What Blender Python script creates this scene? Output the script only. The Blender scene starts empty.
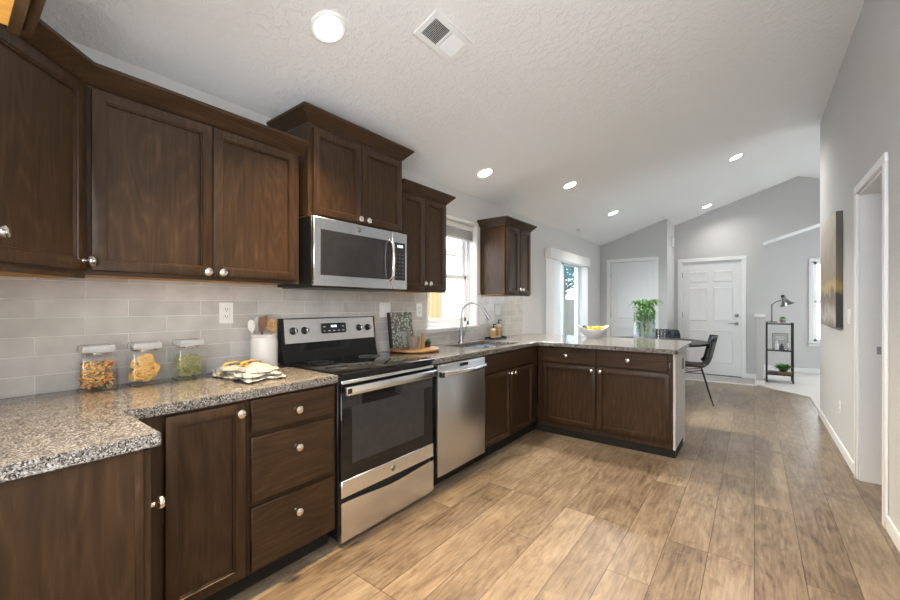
import bpy, bmesh, math, random
from mathutils import Matrix, Vector
random.seed(7)
scn = bpy.context.scene
COL = scn.collection
PI = math.pi

# ------------------------------------------------------------------ camera, world, sun, exposure
cam = bpy.data.cameras.new('camera'); camo = bpy.data.objects.new('camera', cam); COL.objects.link(camo)
cam.sensor_width = 36; cam.lens = 15.83; cam.shift_y = 0.0059; cam.clip_start = 0.02
camo.location = (2.36, 0, 1.281); camo.rotation_euler = (math.radians(90), 0, math.radians(37.553))
scn.camera = camo
world = bpy.data.worlds.new('daylight'); scn.world = world; world.use_nodes = True
bg = world.node_tree.nodes['Background']; bg.inputs[0].default_value = (0.88, 0.94, 1.0, 1); bg.inputs[1].default_value = 8.5
sun = bpy.data.lights.new('sun', 'SUN'); sun.energy = 2.5; sun.angle = 0.02; sun.color = (1, .88, .72)
suno = bpy.data.objects.new('sun', sun); COL.objects.link(suno)
suno.rotation_euler = Vector((-0.75, -0.25, -0.8)).to_track_quat('-Z', 'Y').to_euler()
scn.view_settings.view_transform = 'Standard'; scn.view_settings.look = 'None'
scn.view_settings.gamma = 1; scn.view_settings.use_curve_mapping = False
scn.view_settings.exposure = 0.32
scn.cycles.use_denoising = True
scn.cycles.max_bounces = 8; scn.cycles.diffuse_bounces = 5; scn.cycles.transparent_max_bounces = 16
scn.cycles.sample_clamp_indirect = 8; scn.cycles.caustics_reflective = False; scn.cycles.caustics_refractive = False
CAN_COLS = {'warm': (1, .74, .44), 'soft': (1, .90, .78), 'mid': (1, .90, .76), 'far': (1, .97, .94), 'ridge': (1, .97, .94), 'cool': (1, .97, .94)}
CAN_WATT = {'warm': 44, 'soft': 11, 'mid': 24, 'far': 5, 'ridge': 8, 'cool': 18}

# ------------------------------------------------------------------ materials
def newmat(name):
    m = bpy.data.materials.new(name); m.use_nodes = True
    nt = m.node_tree; return m, nt, nt.nodes['Principled BSDF']
def N(nt, typ, **kw):
    n = nt.nodes.new(typ)
    for k, v in kw.items(): setattr(n, k, v)
    return n
def L(nt, a, b): nt.links.new(a, b)
def setin(n, **kw):
    for k, v in kw.items(): n.inputs[k.replace('_', ' ')].default_value = v
def c4(c): return (c[0], c[1], c[2], 1)
def mat(name, col, rough=.5, metal=0, noise=0.06, nscale=20, bump=0, coat=0):
    m, nt, p = newmat(name)
    p.inputs['Roughness'].default_value = rough; p.inputs['Metallic'].default_value = metal
    if coat: p.inputs['Coat Weight'].default_value = coat; p.inputs['Coat Roughness'].default_value = .05
    tc = N(nt, 'ShaderNodeTexCoord'); nz = N(nt, 'ShaderNodeTexNoise'); setin(nz, Scale=nscale, Detail=4.0)
    L(nt, tc.outputs['Object'], nz.inputs['Vector'])
    rp = N(nt, 'ShaderNodeValToRGB'); L(nt, nz.outputs['Fac'], rp.inputs['Fac'])
    rp.color_ramp.elements[0].position = .3; rp.color_ramp.elements[1].position = .7
    rp.color_ramp.elements[0].color = c4([x * (1 - noise) for x in col]); rp.color_ramp.elements[1].color = c4([min(1, x * (1 + noise)) for x in col])
    L(nt, rp.outputs['Color'], p.inputs['Base Color'])
    if bump:
        b = N(nt, 'ShaderNodeBump'); setin(b, Strength=bump, Distance=.01); L(nt, nz.outputs['Fac'], b.inputs['Height']); L(nt, b.outputs['Normal'], p.inputs['Normal'])
    return m
def ramp(nt, stops, interp='LINEAR'):
    r = N(nt, 'ShaderNodeValToRGB'); cr = r.color_ramp; cr.interpolation = interp
    while len(cr.elements) < len(stops): cr.elements.new(.5)
    for e, (p, c) in zip(cr.elements, stops): e.position = p; e.color = c4(c)
    return r
def mth(nt, op, a, b=None):
    n = N(nt, 'ShaderNodeMath', operation=op)
    for i, x in enumerate((a, b)):
        if x is None: continue
        if isinstance(x, (int, float)): n.inputs[i].default_value = x
        else: L(nt, x, n.inputs[i])
    return n.outputs[0]
def mixc(nt, fac, a, b, mode='MIX'):
    n = N(nt, 'ShaderNodeMix', data_type='RGBA', blend_type=mode)
    if isinstance(fac, (int, float)): n.inputs[0].default_value = fac
    else: L(nt, fac, n.inputs[0])
    for s, x in ((n.inputs[6], a), (n.inputs[7], b)):
        if isinstance(x, tuple): s.default_value = c4(x)
        else: L(nt, x, s)
    return n.outputs[2]
def wood(name, dark, mid, light, grain='Z', rough=.42, fine=1.0, arches=.5):
    m, nt, p = newmat(name)
    tc = N(nt, 'ShaderNodeTexCoord'); oi = N(nt, 'ShaderNodeObjectInfo')
    off = N(nt, 'ShaderNodeVectorMath', operation='SCALE'); off.inputs[0].default_value = (7, 5, 9); L(nt, oi.outputs['Random'], off.inputs['Scale'])
    add = N(nt, 'ShaderNodeVectorMath', operation='ADD'); L(nt, tc.outputs['Object'], add.inputs[0]); L(nt, off.outputs[0], add.inputs[1])
    def mapped(a, b):
        mp = N(nt, 'ShaderNodeMapping'); s = [a, a, a]; s['XYZ'.index(grain)] = b
        mp.inputs['Scale'].default_value = s; L(nt, add.outputs[0], mp.inputs['Vector']); return mp.outputs[0]
    n1 = N(nt, 'ShaderNodeTexNoise'); setin(n1, Scale=1.0, Detail=6.0, Roughness=.65, Distortion=.4); L(nt, mapped(60 * fine, 4), n1.inputs['Vector'])
    n2 = N(nt, 'ShaderNodeTexNoise'); setin(n2, Scale=1.0, Detail=2.0, Roughness=.5, Distortion=.2); L(nt, mapped(4.2, .8), n2.inputs['Vector'])
    rings = mth(nt, 'SINE', mth(nt, 'MULTIPLY', n2.outputs['Fac'], 62.0))
    rings = mth(nt, 'SUBTRACT', 1.0, mth(nt, 'MULTIPLY', mth(nt, 'ABSOLUTE', rings), 2.0))
    rings = mth(nt, 'MULTIPLY', mth(nt, 'ADD', rings, 1.0), .5 * arches * .22)
    v = mth(nt, 'ADD', mth(nt, 'MULTIPLY', n1.outputs['Fac'], .6), rings)
    n3 = N(nt, 'ShaderNodeTexNoise'); setin(n3, Scale=2.5, Detail=2.0); L(nt, add.outputs[0], n3.inputs['Vector'])
    v = mth(nt, 'ADD', v, mth(nt, 'MULTIPLY', mth(nt, 'SUBTRACT', n3.outputs['Fac'], .5), .28))
    r = ramp(nt, [(.12, dark), (.42, mid), (.72, light)]); L(nt, v, r.inputs['Fac']); L(nt, r.outputs['Color'], p.inputs['Base Color'])
    p.inputs['Roughness'].default_value = rough; p.inputs['Specular IOR Level'].default_value = .28; p.inputs['Coat Roughness'].default_value = .3
    return m
WD = ((.016, .0078, .0035), (.050, .0260, .0118), (.112, .063, .031))
M_WOODZ = wood('stained cabinet wood', *WD)
M_WOODY = wood('stained cabinet wood across', *WD, grain='Y')
M_WOODX = wood('stained cabinet wood along front', *WD, grain='X')
M_RAW = wood('raw plywood', (.42, .20, .035), (.56, .28, .055), (.64, .35, .09), grain='Y', rough=.6)
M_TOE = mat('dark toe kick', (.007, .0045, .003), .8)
M_LIGHTWOOD = wood('light acacia', (.22, .11, .04), (.42, .24, .10), (.60, .38, .19), grain='Y', rough=.5)
M_SPOON = wood('olive wood', (.34, .15, .03), (.50, .25, .06), (.60, .34, .11), rough=.5)
M_WALNUT = wood('walnut', (.09, .04, .015), (.17, .08, .03), (.24, .12, .05), rough=.5)

def floor_mat():
    m, nt, p = newmat('vinyl plank')
    tc = N(nt, 'ShaderNodeTexCoord'); sp = N(nt, 'ShaderNodeSeparateXYZ'); L(nt, tc.outputs['Object'], sp.inputs[0])
    cb = N(nt, 'ShaderNodeCombineXYZ'); L(nt, sp.outputs['Y'], cb.inputs['X']); L(nt, mth(nt, 'SUBTRACT', sp.outputs['X'], .08), cb.inputs['Y'])
    def brick(c1, c2, mort, ms=.0016):
        b = N(nt, 'ShaderNodeTexBrick'); b.offset = .37; b.offset_frequency = 3; b.squash = 1
        setin(b, Scale=1.0, Mortar_Size=ms, Mortar_Smooth=.2, Bias=0.0, Brick_Width=1.22, Row_Height=.19)
        b.inputs['Color1'].default_value = c4(c1); b.inputs['Color2'].default_value = c4(c2); b.inputs['Mortar'].default_value = c4(mort)
        L(nt, cb.outputs[0], b.inputs['Vector']); return b
    b1 = brick((0, 0, 0), (1, 1, 1), (.5, .5, .5), 0)
    # per-plank shift of the grain
    sc = N(nt, 'ShaderNodeVectorMath', operation='SCALE'); L(nt, b1.outputs['Color'], sc.inputs[0]); sc.inputs['Scale'].default_value = 13.0
    ad = N(nt, 'ShaderNodeVectorMath', operation='ADD'); L(nt, tc.outputs['Object'], ad.inputs[0]); L(nt, sc.outputs[0], ad.inputs[1])
    def nz(sx, sy, det, dist, rough=.6):
        mp = N(nt, 'ShaderNodeMapping'); mp.inputs['Scale'].default_value = (sx, sy, 1); L(nt, ad.outputs[0], mp.inputs['Vector'])
        n = N(nt, 'ShaderNodeTexNoise'); setin(n, Scale=1.0, Detail=det, Distortion=dist, Roughness=rough); L(nt, mp.outputs[0], n.inputs['Vector']); return n.outputs['Fac']
    grain = nz(80, 5, 6.0, .6); cloud = nz(8, 3.0, 6.0, 1.0, .68); knots = nz(14, 5, 4.0, 1.5)
    ct = nz(5, 1.0, 2.0, .3)
    rings = mth(nt, 'MULTIPLY', mth(nt, 'ADD', mth(nt, 'SINE', mth(nt, 'MULTIPLY', ct, 75.0)), 1.0), .03)
    v = mth(nt, 'ADD', mth(nt, 'MULTIPLY', grain, .45), mth(nt, 'MULTIPLY', cloud, .55))
    v = mth(nt, 'ADD', v, rings)
    v = mth(nt, 'ADD', v, mth(nt, 'MULTIPLY', mth(nt, 'SUBTRACT', b1.outputs['Color'], .5), .17))
    r = ramp(nt, [(.30, (.062, .040, .024)), (.42, (.135, .095, .060)), (.54, (.198, .147, .096)), (.70, (.285, .222, .152))]); L(nt, v, r.inputs['Fac'])
    kr = ramp(nt, [(.26, (.45, .38, .32)), (.44, (1, 1, 1))]); L(nt, knots, kr.inputs['Fac'])
    col = mixc(nt, .55, r.outputs['Color'], kr.outputs['Color'], 'MULTIPLY')
    b2 = brick((1, 1, 1), (1, 1, 1), (.42, .37, .32), .0022)
    col = mixc(nt, 1.0, col, b2.outputs['Color'], 'MULTIPLY')
    L(nt, col, p.inputs['Base Color'])
    p.inputs['Roughness'].default_value = .34
    bp = N(nt, 'ShaderNodeBump'); setin(bp, Strength=.12, Distance=.004); L(nt, v, bp.inputs['Height']); L(nt, bp.outputs['Normal'], p.inputs['Normal'])
    return m
M_FLOOR = floor_mat()
def tile_mat():
    m, nt, p = newmat('glazed subway tile')
    tc = N(nt, 'ShaderNodeTexCoord'); sp = N(nt, 'ShaderNodeSeparateXYZ'); L(nt, tc.outputs['Object'], sp.inputs[0])
    cb = N(nt, 'ShaderNodeCombineXYZ'); L(nt, mth(nt, 'SUBTRACT', mth(nt, 'ADD', sp.outputs['Y'], sp.outputs['X']), .413 - 3.085), cb.inputs['X']); L(nt, mth(nt, 'SUBTRACT', sp.outputs['Z'], .912), cb.inputs['Y'])
    b = N(nt, 'ShaderNodeTexBrick'); b.offset = .5; b.offset_frequency = 2
    setin(b, Scale=1.0, Mortar_Size=.0022, Mortar_Smooth=.3, Bias=0.0, Brick_Width=.3085, Row_Height=.079)
    b.inputs['Color1'].default_value = c4((.47, .445, .41)); b.inputs['Color2'].default_value = c4((.565, .54, .505)); b.inputs['Mortar'].default_value = c4((.66, .635, .60))
    L(nt, cb.outputs[0], b.inputs['Vector'])
    nz = N(nt, 'ShaderNodeTexNoise'); setin(nz, Scale=9.0, Detail=4.0); L(nt, tc.outputs['Object'], nz.inputs['Vector'])
    r = ramp(nt, [(.3, (.86, .86, .86)), (.7, (1.06, 1.06, 1.06))]); L(nt, nz.outputs['Fac'], r.inputs['Fac'])
    L(nt, mixc(nt, 1.0, b.outputs['Color'], r.outputs['Color'], 'MULTIPLY'), p.inputs['Base Color'])
    L(nt, mth(nt, 'ADD', mth(nt, 'MULTIPLY', b.outputs['Fac'], .5), .16), p.inputs['Roughness'])
    bp = N(nt, 'ShaderNodeBump'); setin(bp, Strength=.5, Distance=.004); bp.invert = True
    L(nt, mth(nt, 'SUBTRACT', b.outputs['Fac'], mth(nt, 'MULTIPLY', nz.outputs['Fac'], .25)), bp.inputs['Height']); L(nt, bp.outputs['Normal'], p.inputs['Normal'])
    return m
M_TILE = tile_mat()
def granite():
    m, nt, p = newmat('speckled granite')
    tc = N(nt, 'ShaderNodeTexCoord')
    dn = N(nt, 'ShaderNodeTexNoise'); setin(dn, Scale=60.0, Detail=2.0); L(nt, tc.outputs['Object'], dn.inputs['Vector'])
    ds = N(nt, 'ShaderNodeVectorMath', operation='SCALE'); L(nt, dn.outputs['Color'], ds.inputs[0]); ds.inputs['Scale'].default_value = .012
    da = N(nt, 'ShaderNodeVectorMath', operation='ADD'); L(nt, tc.outputs['Object'], da.inputs[0]); L(nt, ds.outputs[0], da.inputs[1])
    vo = N(nt, 'ShaderNodeTexVoronoi'); setin(vo, Scale=270.0); L(nt, da.outputs[0], vo.inputs['Vector'])
    sp = N(nt, 'ShaderNodeSeparateColor'); L(nt, vo.outputs['Color'], sp.inputs[0])
    nz = N(nt, 'ShaderNodeTexNoise'); setin(nz, Scale=35.0, Detail=3.0); L(nt, tc.outputs['Object'], nz.inputs['Vector'])
    v = mth(nt, 'ADD', sp.outputs[0], mth(nt, 'MULTIPLY', mth(nt, 'SUBTRACT', nz.outputs['Fac'], .5), .5))
    r = ramp(nt, [(0, (.02, .019, .018)), (.15, (.07, .064, .059)), (.32, (.135, .12, .107)), (.52, (.205, .185, .165)), (.74, (.29, .267, .242)), (.9, (.39, .367, .342))], 'CONSTANT')
    L(nt, v, r.inputs['Fac']); L(nt, r.outputs['Color'], p.inputs['Base Color']); p.inputs['Roughness'].default_value = .13
    return m
M_GRANITE = granite()
def steel(name, axis='Y', col=(.82, .86, .91), rough=.24):
    m, nt, p = newmat(name)
    tc = N(nt, 'ShaderNodeTexCoord'); mp = N(nt, 'ShaderNodeMapping'); s = [90.0] * 3; s['XYZ'.index(axis)] = 3
    mp.inputs['Scale'].default_value = s; L(nt, tc.outputs['Object'], mp.inputs['Vector'])
    nz = N(nt, 'ShaderNodeTexNoise'); setin(nz, Scale=1.0, Detail=3.0); L(nt, mp.outputs[0], nz.inputs['Vector'])
    r = ramp(nt, [(.3, [x * .97 for x in col]), (.7, col)]); L(nt, nz.outputs['Fac'], r.inputs['Fac']); L(nt, r.outputs['Color'], p.inputs['Base Color'])
    p.inputs['Metallic'].default_value = 1; L(nt, mth(nt, 'ADD', mth(nt, 'MULTIPLY', nz.outputs['Fac'], .1), rough - .05), p.inputs['Roughness'])
    return m
M_STEEL = steel('brushed stainless'); M_STEELP = steel('bright brushed stainless', col=(.95, .96, .97), rough=.32); M_STEELV = steel('brushed stainless upright', 'Z', (.68, .71, .75), .3)
M_CHROME = mat('polished nickel', (.78, .75, .70), .16, 1, .02)
M_NICKEL = mat('dark nickel', (.22, .21, .20), .22, 1, .02)
M_FAUCET = mat('satin faucet steel', (.33, .325, .32), .28, 1, .02)
M_BLACKGLASS = mat('black glass', (.008, .008, .009), .035, 0, .02)
M_OVENWIN = mat('tinted oven window', (.035, .035, .036), .06, 0, .1)
M_MICROWIN = mat('tinted microwave window', (.022, .022, .024), .03, 0, .1)
M_BLACK = mat('black enamel', (.010, .010, .010), .35, 0, .05)
M_BLACKMATTE = mat('matte black', (.016, .016, .017), .5, 0, .05)
M_DARKMETAL = mat('dark bronze metal', (.035, .032, .03), .4, .6, .05)
M_WHITE = mat('white semigloss paint', (.80, .80, .79), .35, 0, .01)
M_DOORW = mat('white door paint', (.78, .78, .78), .4, 0, .01)
M_VINYL = mat('white window vinyl', (.84, .84, .84), .3, 0, .01)
M_KEYS = mat('grey key print', (.30, .30, .30), .5)
M_PLATE = mat('white plastic plate', (.76, .75, .73), .35, 0, .01)
def textured(name, col, scale, strength, dist, lo=.48, hi=.58, rough=.9):
    m, nt, p = newmat(name); p.inputs['Base Color'].default_value = c4(col); p.inputs['Roughness'].default_value = rough
    tc = N(nt, 'ShaderNodeTexCoord'); nz = N(nt, 'ShaderNodeTexNoise'); setin(nz, Scale=scale, Detail=4.0, Distortion=.6, Roughness=.55); L(nt, tc.outputs['Object'], nz.inputs['Vector'])
    r = ramp(nt, [(lo, (0, 0, 0)), (hi, (1, 1, 1))]); L(nt, nz.outputs['Fac'], r.inputs['Fac'])
    b = N(nt, 'ShaderNodeBump'); setin(b, Strength=strength, Distance=dist); L(nt, r.outputs['Color'], b.inputs['Height']); L(nt, b.outputs['Normal'], p.inputs['Normal'])
    return m
M_CEIL = textured('knockdown ceiling', (.82, .815, .805), 26, .4, .005)
M_WALL = textured('grey wall paint', (.56, .555, .545), 30, .12, .002)
M_CARPET = mat('pale carpet', (.56, .53, .49), .95, 0, .12, 240, .5)
M_ENTRY = mat('pale entry vinyl', (.42, .41, .39), .5, 0, .12, 6)
M_KNOB = M_CHROME
def glassm(name, tint=(1, 1, 1), refl=.9, ior=1.45):
    m = bpy.data.materials.new(name); m.use_nodes = True; nt = m.node_tree
    for n in list(nt.nodes): nt.nodes.remove(n)
    out = N(nt, 'ShaderNodeOutputMaterial'); tr = N(nt, 'ShaderNodeBsdfTransparent'); gl = N(nt, 'ShaderNodeBsdfGlossy'); mx = N(nt, 'ShaderNodeMixShader'); fr = N(nt, 'ShaderNodeFresnel')
    tr.inputs[0].default_value = c4(tint); gl.inputs['Roughness'].default_value = .03; gl.inputs['Color'].default_value = (refl, refl, refl, 1); 
    ge = N(nt, 'ShaderNodeNewGeometry'); L(nt, mth(nt, 'ADD', ior, mth(nt, 'MULTIPLY', ge.outputs['Backfacing'], 1 / ior - ior)), fr.inputs[0])
    L(nt, fr.outputs[0], mx.inputs[0]); L(nt, tr.outputs[0], mx.inputs[1]); L(nt, gl.outputs[0], mx.inputs[2]); L(nt, mx.outputs[0], out.inputs[0])
    return m
M_GLASS = glassm('clear glass', (.985, .99, .99), 1.0, 1.75); M_WINGLASS = glassm('window glass', (.80, .82, .83)); M_TEALGLASS = glassm('tinted patio glass', (.66, .74, .77))
def frosted(name, col, f):
    m = glassm(name, (.97, .98, .98)); nt = m.node_tree; out = [n for n in nt.nodes if n.type == 'OUTPUT_MATERIAL'][0]; src = out.inputs[0].links[0].from_socket
    p = N(nt, 'ShaderNodeBsdfPrincipled'); p.inputs['Base Color'].default_value = c4(col); p.inputs['Roughness'].default_value = .25; mx = N(nt, 'ShaderNodeMixShader'); mx.inputs[0].default_value = f
    L(nt, src, mx.inputs[1]); L(nt, p.outputs[0], mx.inputs[2]); L(nt, mx.outputs[0], out.inputs[0]); return m
M_LID = frosted('frosted glass lid', (.85, .85, .83), .38)
M_VASEGLASS = frosted('frosted vase glass', (.80, .84, .85), .42)
def emis(name, col, s):
    m, nt, p = newmat(name); p.inputs['Base Color'].default_value = c4(col); p.inputs['Emission Color'].default_value = c4(col); p.inputs['Emission Strength'].default_value = s; return m
M_LENS = emis('lit lamp lens', (1, .95, .86), 14)
M_BULB = emis('lit desk bulb', (1, .95, .85), 10)
M_DISPLAY = emis('lit clock digits', (.75, .95, 1), 2.2)
def striped(name, base, stripe):
    m, nt, p = newmat(name); tc = N(nt, 'ShaderNodeTexCoord'); sp = N(nt, 'ShaderNodeSeparateXYZ'); L(nt, tc.outputs['Object'], sp.inputs[0])
    w = mth(nt, 'SINE', mth(nt, 'MULTIPLY', mth(nt, 'ADD', sp.outputs['Y'], mth(nt, 'MULTIPLY', sp.outputs['X'], .25)), 170.0)); r = ramp(nt, [(.80, base), (.90, stripe)]); L(nt, w, r.inputs['Fac']); L(nt, r.outputs['Color'], p.inputs['Base Color']); p.inputs['Roughness'].default_value = .9; return m
M_STRIPE = striped('striped cotton', (.42, .41, .38), (.20, .19, .175))
def islands(name, cols, rough=.5):
    m, nt, p = newmat(name); g = N(nt, 'ShaderNodeNewGeometry')
    st = [(i / len(cols), c) for i, c in enumerate(cols)]
    r = ramp(nt, st, 'CONSTANT'); L(nt, g.outputs['Random Per Island'], r.inputs['Fac']); L(nt, r.outputs['Color'], p.inputs['Base Color']); p.inputs['Roughness'].default_value = rough
    return m
M_PASTA1 = islands('tricolour pasta', [(.80, .22, .02), (.85, .50, .05), (.10, .07, .02), (.55, .12, .03), (.88, .56, .08), (.16, .14, .04), (.72, .52, .26), (.80, .30, .03)])
M_PASTA2 = islands('egg pasta', [(.90, .54, .13), (.95, .64, .22), (.85, .47, .10)])
M_PASTA3 = islands('green pasta', [(.42, .42, .12), (.55, .52, .20), (.26, .30, .08), (.66, .60, .30)])
M_LEAF = islands('green leaves', [(.05, .19, .02), (.09, .27, .03), (.13, .34, .05), (.18, .40, .09)])
M_LEAFD = islands('tree leaves', [(.015, .075, .08), (.03, .12, .13), (.05, .17, .18)])
M_LEMON = mat('lemon skin', (.58, .36, .015), .45, 0, .12, 40); M_ORANGE = mat('orange peel', (.72, .28, .01), .45, 0, .1, 60); M_LIME = mat('dark avocado skin', (.02, .03, .02), .5, 0, .2, 60)
M_CERAMIC = mat('white glazed ceramic', (.72, .70, .66), .22, 0, .02); M_CERAMICW = mat('white porcelain', (.80, .82, .83), .15, 0, .01)
M_STONE = mat('taupe stone', (.26, .21, .18), .6, 0, .12, 60)
M_LEATHER = mat('charcoal leather', (.020, .022, .025), .42, 0, .2, 50, .1); M_LEATHERB = mat('brown leather seat', (.075, .05, .036), .4, 0, .2, 40, .1)
M_CLOTH = mat('white cotton', (.40, .39, .36), .9, 0, .08, 90, .2); M_RIBBON = mat('yellow ribbon', (.60, .40, .10), .7, 0, .1)
M_SILICONE = mat('speckled white utensil', (.62, .60, .56), .5, 0, .2, 220)
M_AMBER = mat('honey label', (.48, .30, .12), .45, 0, .25, 60); M_MILK = mat('cream bottle', (.70, .62, .50), .35, 0, .05)
M_FENCE = wood('sunlit cedar', (.30, .16, .07), (.45, .27, .13), (.55, .36, .20), rough=.8)
M_FENCEG = wood('weathered fence', (.07, .055, .04), (.11, .09, .065), (.15, .125, .095), rough=.8)
M_SIDING = mat('white siding', (.75, .75, .74), .6); M_GROUND = mat('concrete patio', (.45, .44, .42), .8, 0, .1, 4); M_TRUNK = mat('bark', (.10, .07, .05), .9, 0, .3, 30)
M_PAPER = mat('brown paper', (.36, .20, .10), .7); M_GREYBOX = mat('grey display device', (.06, .065, .07), .4)

# ------------------------------------------------------------------ mesh helpers
OFF = {}
def bmn(): return bmesh.new()
def merge(bm, t, Mx=None):
    if Mx is not None: bmesh.ops.transform(t, matrix=Mx, verts=t.verts)
    me = bpy.data.meshes.new('tmp'); t.to_mesh(me); bm.from_mesh(me); bpy.data.meshes.remove(me); t.free()
def box(bm, x0, x1, y0, y1, z0, z1, bev=0, Mx=None, seg=1):
    t = bmesh.new(); r = bmesh.ops.create_cube(t, size=1)
    bmesh.ops.transform(t, matrix=Matrix.Translation(((x0 + x1) / 2, (y0 + y1) / 2, (z0 + z1) / 2)) @ Matrix.Diagonal((abs(x1 - x0), abs(y1 - y0), abs(z1 - z0), 1)), verts=t.verts)
    if bev: bmesh.ops.bevel(t, geom=t.edges[:], offset=bev, segments=seg, affect='EDGES', profile=.5)
    merge(bm, t, Mx); return bm
def lathe(bm, prof, n=28, Mx=None, capb=True, capt=True):
    t = bmesh.new(); rings = []
    for r, z in prof:
        rings.append([t.verts.new((r * math.cos(2 * PI * k / n), r * math.sin(2 * PI * k / n), z)) for k in range(n)] if r > 1e-6 else [t.verts.new((0, 0, z))])
    for a, b in zip(rings, rings[1:]):
        for k in range(n):
            k2 = (k + 1) % n
            if len(a) == 1 and len(b) == 1: continue
            if len(a) == 1: t.faces.new((a[0], b[k2], b[k]))
            elif len(b) == 1: t.faces.new((a[k], a[k2], b[0]))
            else: t.faces.new((a[k], a[k2], b[k2], b[k]))
    if capb and len(rings[0]) > 1: t.faces.new(rings[0][::-1])
    if capt and len(rings[-1]) > 1: t.faces.new(rings[-1])
    merge(bm, t, Mx); return bm
def tube(bm, pts, r, n=8, closed=False, flat=1.0, up=None):
    P = [Vector(p) for p in pts]; R = r if isinstance(r, (list, tuple)) else [r] * len(P)
    t = bmesh.new(); rings = []; nrm = None
    for i, p in enumerate(P):
        if closed: d = P[(i + 1) % len(P)] - P[i - 1]
        else: d = (P[min(i + 1, len(P) - 1)] - P[max(i - 1, 0)])
        d.normalize()
        if nrm is None:
            ref = Vector(up) if up else (Vector((0, 0, 1)) if abs(d.z) < .9 else Vector((1, 0, 0)))
            nrm = (ref - d * ref.dot(d)).normalized()
        else:
            nrm = (nrm - d * nrm.dot(d)).normalized()
        b = d.cross(nrm)
        rings.append([t.verts.new(p + (b * math.cos(2 * PI * k / n) + nrm * flat * math.sin(2 * PI * k / n)) * R[i]) for k in range(n)])
    pr = list(zip(rings, rings[1:])) + ([(rings[-1], rings[0])] if closed else [])
    for a, b in pr:
        for k in range(n): t.faces.new((a[k], a[(k + 1) % n], b[(k + 1) % n], b[k]))
    if not closed: t.faces.new(rings[0][::-1]); t.faces.new(rings[-1])
    bmesh.ops.recalc_face_normals(t, faces=t.faces[:]); merge(bm, t); return bm
def ball(bm, c, r, s=(1, 1, 1), seg=20, rot=None):
    t = bmesh.new(); bmesh.ops.create_uvsphere(t, u_segments=seg, v_segments=max(6, seg // 2), radius=r)
    Mx = Matrix.Translation(c) @ (rot.to_4x4() if rot else Matrix()) @ Matrix.Diagonal((s[0], s[1], s[2], 1)); merge(bm, t, Mx); return bm
def poly(bm, outer, holes, f, ext):
    """planar outline with holes in 2-D, mapped by f(u,v) to 3-D and extruded by vector ext"""
    t = bmesh.new(); edges = []
    for loop in [outer] + list(holes):
        vs = [t.verts.new(f(*p)) for p in loop]
        for i in range(len(vs)): edges.append(t.edges.new((vs[i], vs[(i + 1) % len(vs)])))
    bmesh.ops.triangle_fill(t, edges=edges, use_beauty=True)
    r = bmesh.ops.extrude_face_region(t, geom=t.faces[:])
    bmesh.ops.translate(t, vec=ext, verts=[v for v in r['geom'] if isinstance(v, bmesh.types.BMVert)])
    bmesh.ops.recalc_face_normals(t, faces=t.faces[:]); merge(bm, t); return bm
def rect(a0, a1, b0, b1): return [(a0, b0), (a1, b0), (a1, b1), (a0, b1)]
def faceM(org, ang):
    n = Vector((math.cos(ang), math.sin(ang), 0)); u = Vector((-n.y, n.x, 0)); v = Vector((0, 0, 1))
    Mx = Matrix.Identity(4)
    for i, a in enumerate((u, v, n)): Mx.col[i].xyz = a
    Mx.col[3].xyz = org; return Mx                     # local (u along, v up, n out)
def shaker(bm, Mx, u0, u1, v0, v1, th=.019, fw=.057, rec=.014):
    t = bmesh.new(); bmesh.ops.create_cube(t, size=1)
    bmesh.ops.transform(t, matrix=Matrix.Translation(((u0 + u1) / 2, (v0 + v1) / 2, th / 2)) @ Matrix.Diagonal((u1 - u0, v1 - v0, th, 1)), verts=t.verts)
    t.faces.ensure_lookup_table(); f = max(t.faces, key=lambda q: q.calc_center_median().z)
    bmesh.ops.inset_region(t, faces=[f], thickness=.003, depth=.0); 
    for v in f.verts: v.co.z += .0015
    for thk, dep in ((fw - .003, 0), (.003, -.004), (.006, 0), (.003, -rec + .004)):
        bmesh.ops.inset_region(t, faces=[f], thickness=thk, depth=dep)
    merge(bm, t, Mx); return bm
M_PANEL = wood('stained cabinet panel', (.012, .0062, .003), (.036, .0200, .0102), (.074, .043, .0225), arches=.85, rough=.45)
def cab_door(Mx, u0, u1, v0, v1, parent):
    d = obj('door', shaker(bmn(), Mx, u0, u1, v0, v1), M_WOODZ, parent)
    obj('panel', box(bmn(), u0 + .067, u1 - .067, v0 + .067, v1 - .067, .003, .0063, 0, Mx), M_PANEL, d); return d
def slab(bm, Mx, u0, u1, v0, v1, th=.019, bev=.003): return box(bm, u0, u1, v0, v1, 0, th, bev, Mx)
def panel_door(bm, Mx, W, H, th, panels, d=.007, w=.028):
    t = bmesh.new(); box(t, 0, W, 0, H, 0, th)
    for (a0, a1, b0, b1) in panels:                 # raised rim frame mouldings
        for q in (0,):
            o = [(a0, b0), (a1, b0), (a1, b1), (a0, b1)]; i1 = [(a0 + w, b0 + w), (a1 - w, b0 + w), (a1 - w, b1 - w), (a0 + w, b1 - w)]
            m_ = [(a0 + w * .4, b0 + w * .4), (a1 - w * .4, b0 + w * .4), (a1 - w * .4, b1 - w * .4), (a0 + w * .4, b1 - w * .4)]
            R = [[t.verts.new((x, y, th + 1e-4)) for x, y in o], [t.verts.new((x, y, th + d)) for x, y in m_], [t.verts.new((x, y, th + .002)) for x, y in i1]]
            for A, B in zip(R, R[1:]):
                for k in range(4): t.faces.new((A[k], A[(k + 1) % 4], B[(k + 1) % 4], B[k]))
            t.faces.new(R[2])
    merge(bm, t, Mx); return bm
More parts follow.
